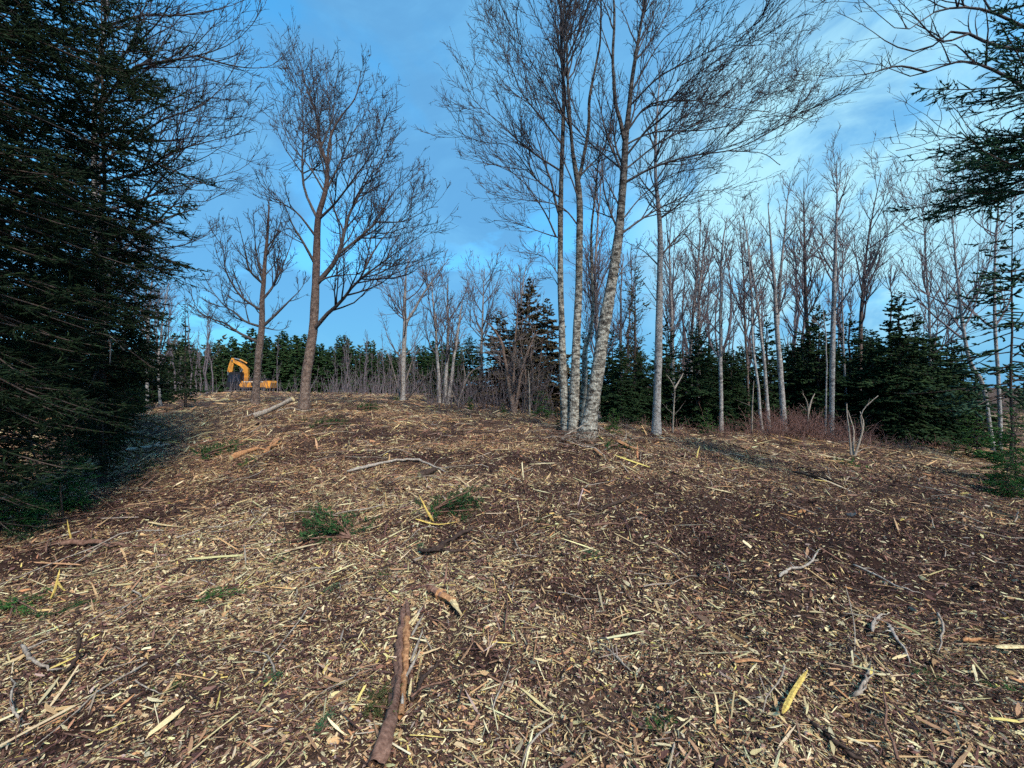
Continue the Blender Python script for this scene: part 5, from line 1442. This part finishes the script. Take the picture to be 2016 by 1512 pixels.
def twig_litter():
    r = np.random.default_rng(1300)
    n = 1500
    y = np.sqrt(r.uniform(1.2 ** 2, 13 ** 2, n)); x = r.uniform(-1, 1, n) * (1.3 * y + .3)
    # heaped round the foot of the clump
    k = 260
    x[:k] = r.normal(1.55, .75, k); y[:k] = r.normal(8.6, .5, k)
    ln = np.clip(.35 * np.exp(r.normal(size=n) * .5), .12, 1.2)
    a = r.uniform(0, 2 * np.pi, n)
    D = np.stack([np.cos(a), np.sin(a), np.zeros(n)], 1)
    p = paths(np.stack([x, y, np.zeros(n)], 1), D, ln, 6, 0.0, .16, r)
    lift = r.uniform(.008, .035, n); lift[:k] += r.random(k) ** 2 * .16
    arch = np.sin(np.linspace(0, np.pi, 7))[None] * (ln * r.uniform(0, .12, n))[:, None]
    tiltv = (np.linspace(-.5, .5, 7)[None] * (r.normal(size=n) * .06 * ln)[:, None])
    p[:, :, 2] = H(p[:, :, 0], p[:, :, 1]) + lift[:, None] + arch + np.abs(tiltv)
    Rr = (np.clip(.0035 + .006 * ln, .003, .009) * r.uniform(.6, 1.2, n))[:, None] * np.linspace(1, .35, 7)[None]
    b_, br = grow(p, Rr, 2.2, .2, 38, .4, 0.0, .12, 3, .06, .3, .002, r, flat=.25)
    parts = {0: [], 1: [], 2: []}
    sel = r.integers(0, 3, n)
    for q, nm, mt, lb in ((0, 'twig_litter', M_DEADPALE, 'pale broken twigs strewn across the mulch and round the clump'), (1, 'twig_litter', M_REDBARK, 'reddish-brown twigs strewn across the mulch and round the clump'), (2, 'twig_litter', M_DARKBARK, 'blackish broken twigs strewn across the mulch and round the clump')):
        V, Q = tubes(p[sel == q], Rr[sel == q], 4)
        if q == 1:
            V, Q = merge([(V, Q), tubes(b_, br, 3)])
        o = link(nm, mesh_np(nm, V, Q, mt)); tag(o, lb, 'twigs', kind='stuff')
twig_litter()

# the long splintered branch that runs down to the bottom edge
def split_branch():
    r = np.random.default_rng(1100)
    a = resample(np.array([G(742, 1540) + (0, 0, .035), G(765, 1470) + (0, 0, .04), G(778, 1400) + (0, 0, .04), G(785, 1340) + (0, 0, .03), G(792, 1270) + (0, 0, .02), G(796, 1200) + (0, 0, .01)]), 26)
    org = a[0].copy()
    root = empty('split_branch', tuple(org))
    tag(root, 'long splintered branch with bark on one side running off the bottom edge', 'branch')
    a = a + r.normal(size=a.shape) * .005
    V, Q = trunk_mesh(a, np.linspace(.042, .016, 26) * (1 + r.normal(size=26) * .10), 12, 7, .30)
    V = V - org
    cut = V.copy()
    link('bark', mesh_np('bark', V, Q, M_REDBARK, True), root)
    b_ = a + np.array([.045, 0, .012]); b_[:, 0] += np.linspace(0, -.02, 26)
    sel = slice(5, 22)
    V, Q = trunk_mesh(b_[sel], np.linspace(.012, .024, 17) * (1 + r.normal(size=17) * .15), 7, 9, .25)
    link('split_face', mesh_np('split_face', V - org, Q, M_ORANGE), root)
    for i in range(9):
        t = int(r.integers(6, 22)); p0 = a[t] + np.array([r.uniform(.02, .07), 0, .02])
        p1 = p0 + np.array([r.uniform(-.03, .06), r.uniform(.05, .28), r.uniform(0, .05)])
        pl = np.linspace(p0, p1, 4); V, Q = tubes(pl[None], np.array([[.007, .009, .006, .002]]), 5)
        link('splinter', mesh_np('splinter', V - org, Q, M_FRESH if i % 2 else M_DEADPALE), root)
    c_ = np.array([G(800, 1420), G(802, 1340), G(800, 1260), G(795, 1190)]) + np.array([.02, 0, .008])
    c_ = resample(c_, 16)
    V, Q = trunk_mesh(c_, np.linspace(.012, .016, 16) * (1 + r.normal(size=16) * .2), 6, 12, .2)
    link('torn_strip', mesh_np('torn_strip', V - org, Q, M_REDBARK), root)
split_branch()

def chunk():
    """short broken bolt: grey bark, reddish wood, yellow torn tip"""
    a0 = G(848, 1172) + (0, 0, .05); a1 = G(893, 1202) + (0, 0, .05)
    a2 = G(908, 1222) + (0, 0, .035)
    root = empty('broken_bolt', tuple(a0)); tag(root, 'short broken wood bolt with grey bark and torn yellow tip in the centre foreground', 'log')
    r = np.random.default_rng(3)
    for nm, p, q, r0, r1, mt in (('bark', a0, a0 * .45 + a1 * .55, .034, .046, M_REDBARK), ('wood', a0 * .6 + a1 * .4, a1, .040, .034, M_ORANGE), ('torn_tip', a0 * .1 + a1 * .9, a2, .030, .006, M_FRESH)):
        pl = np.linspace(p, q, 9)
        V, Q = trunk_mesh(pl, np.linspace(r0, r1, 9) * (1 + r.normal(size=9) * .16), 10, 5, .35)
        n = len(V); V = np.vstack([V, pl[0], pl[-1]]) - a0
        me = bpy.data.meshes.new(nm); me.from_pydata(V.tolist(), [], [tuple(f) for f in Q] + [(n, (j + 1) % 10, j) for j in range(10)] + [(n + 1, n - 10 + j, n - 10 + (j + 1) % 10) for j in range(10)])
        me.materials.append(mt); link(nm, me, root)
chunk()

# fallen green boughs
def bough_mesh(seed, ln, cols, k=7):
    r = np.random.default_rng(seed)
    D = nrm(np.stack([np.ones(k), r.uniform(-1.1, 1.1, k), r.uniform(.05, .5, k)], 1))
    B1 = paths(np.zeros((k, 3)), D, ln * r.uniform(.7, 1.1, k), 6, -.05, .06, r)
    B2, _ = side_shoots(B1, .035, .08, 50, lambda L, t, r_, m_: np.clip(.42 * L * (1 - t) ** .6, .04, .3) * r_.uniform(.6, 1.1, m_), r, nseg=3, flatness=.5)
    B3, _ = side_shoots(B2, .045, .15, 48, lambda L, t, r_, m_: np.full(m_, .05) * r_.uniform(.7, 1.2, m_), r, nseg=1, flatness=.5)
    V, Q = merge([tubes(B1, np.repeat(np.linspace(.008, .003, 7)[None], k, 0), 4), tubes(B2, np.full((len(B2), 4), .0022), 3)])
    A = np.concatenate([B2[:, 0], B2[:, 1], B2[:, 2], B3[:, 0]]); E = np.concatenate([B2[:, 1], B2[:, 2], B2[:, 3], B3[:, 1]])
    Vf, Ff, ix = needles(A, E, 330, .022, .0048, r, 30)
    cs = foliage_col(len(A), r, *cols)
    return mesh_np('stems', V, Q, M_REDBARK), mesh_np('needles', Vf, Ff, M_FOL, False, np.repeat(cs[ix], 3, 0))
GREEN = ((0.025, 0.075, 0.02), (0.09, 0.20, 0.05)); DARK = ((0.018, 0.05, 0.02), (0.055, 0.12, 0.035)); BLUEG = ((0.025, 0.085, 0.04), (0.08, 0.19, 0.09))
OLIVE = ((0.03, 0.05, 0.018), (0.12, 0.13, 0.05))
BOUGHS = [[bough_mesh(1201, .55, DARK, 8), bough_mesh(1211, .50, DARK, 4), bough_mesh(1221, .6, OLIVE, 5)],
          [bough_mesh(1202, .40, GREEN, 5), bough_mesh(1212, .45, GREEN, 3), bough_mesh(1222, .4, OLIVE, 6)],
          [bough_mesh(1203, .40, BLUEG, 3), bough_mesh(1213, .35, BLUEG, 5), bough_mesh(1223, .4, GREEN, 2)]]
bi = 0
for lb, px, py, k, s, rz in [
 ('large dark green spruce bough lying left of centre', 690, 1066, 0, 1.5, 2.6),
 ('dark green spruce bough beneath the standing yellow splinter', 840, 1014, 0, 1.35, .4),
 ('small blue-green spruce sprig between the two dark boughs', 812, 1078, 2, .6, .2),
 ('green bough on the slope below the slim spruce', 385, 905, 0, 1.7, 1.2),
 ('small green sprig by the orange log end', 478, 915, 1, 1.0, .2),
 ('bright green sprig at the bottom right of centre', 1312, 1455, 1, .5, 1.9),
 ('dark green sprig by the bottom edge right of centre', 1385, 1500, 0, .45, .3),
 ('green needle spray at the far left foreground', 25, 1190, 1, .9, .2),
 ('dark green spray right of the yellow crossed stems', 110, 1215, 0, .6, -.3),
 ('blue-green sprig at the bottom edge left of the split branch', 628, 1460, 2, .4, 1.3),
 ('dark mossy green patch left of the split branch', 715, 1395, 0, .5, .2),
 ('green trailing bough in the left middle foreground', 395, 1182, 1, .8, .5),
 ('small green tuft left of the large dark bough', 548, 1118, 1, .5, 2.0),
 ('pale green sprig above the large dark bough', 598, 1022, 1, .6, 2.8),
 ('small bright tuft in the centre above the broken bolt', 742, 1136, 1, .35, .5),
 ('tiny green leafy sprig left of the broken bolt', 640, 1175, 2, .4, 1.0),
 ('green sprig on the mulch right of the dark boughs', 1040, 1030, 0, .8, .3),
 ('tiny bright green sprig on the dark soil right of centre', 1147, 1095, 2, .45, .4),
 ('green sprig among the chips right of the yellow stake', 1795, 1340, 0, .5, -.5),
 ('tiny green sprig at the right foreground edge', 1982, 1380, 2, .35, 1.1),
 ('flattened green bough at the foot of the mottled clump', 1185, 884, 0, 1.3, .1),
 ('green tuft on the far slope right of the tall maple', 700, 808, 0, 1.8, .2),
 ('small green tuft before the slanting log', 615, 838, 0, 1.6, .2),
 ('grassy green patch before the pale crooked shrub', 1655, 917, 1, 1.4, .1),
 ('blue-green sprig with a pale splinter at the lower left', 520, 1352, 2, .35, .1),
 ('tiny green sprig left of the lower-left splinter', 310, 1380, 2, .4, 1.6)]:
    g = G(px, py)
    bi += 1
    root = empty('spruce_bough', (g[0], g[1], g[2] + rf.uniform(.0, .035)), rz); root.scale = (s * rf.uniform(.9, 1.3), s * rf.uniform(.9, 1.3), s * (1.15 if s > .9 else rf.uniform(.5, 1.1)))
    root.rotation_euler = (rf.uniform(-.3, .3), rf.uniform(-.1, .25), rz)
    for nm, me in zip(('stems', 'needles'), BOUGHS[k][bi % 3 if py > 920 and s < .9 else 0]):
        link(nm, me, root)
    tag(root, lb, 'spruce bough')

import os
if os.environ.get('STATS'):      # triangle count on request
    tot = {}
    for m_ in bpy.data.meshes:
        m_.calc_loop_triangles(); k = m_.name.split('.')[0]; tot[k] = tot.get(k, 0) + len(m_.loop_triangles)
    print('STATS', sum(tot.values()), sorted(tot.items(), key=lambda q: -q[1])[:12])
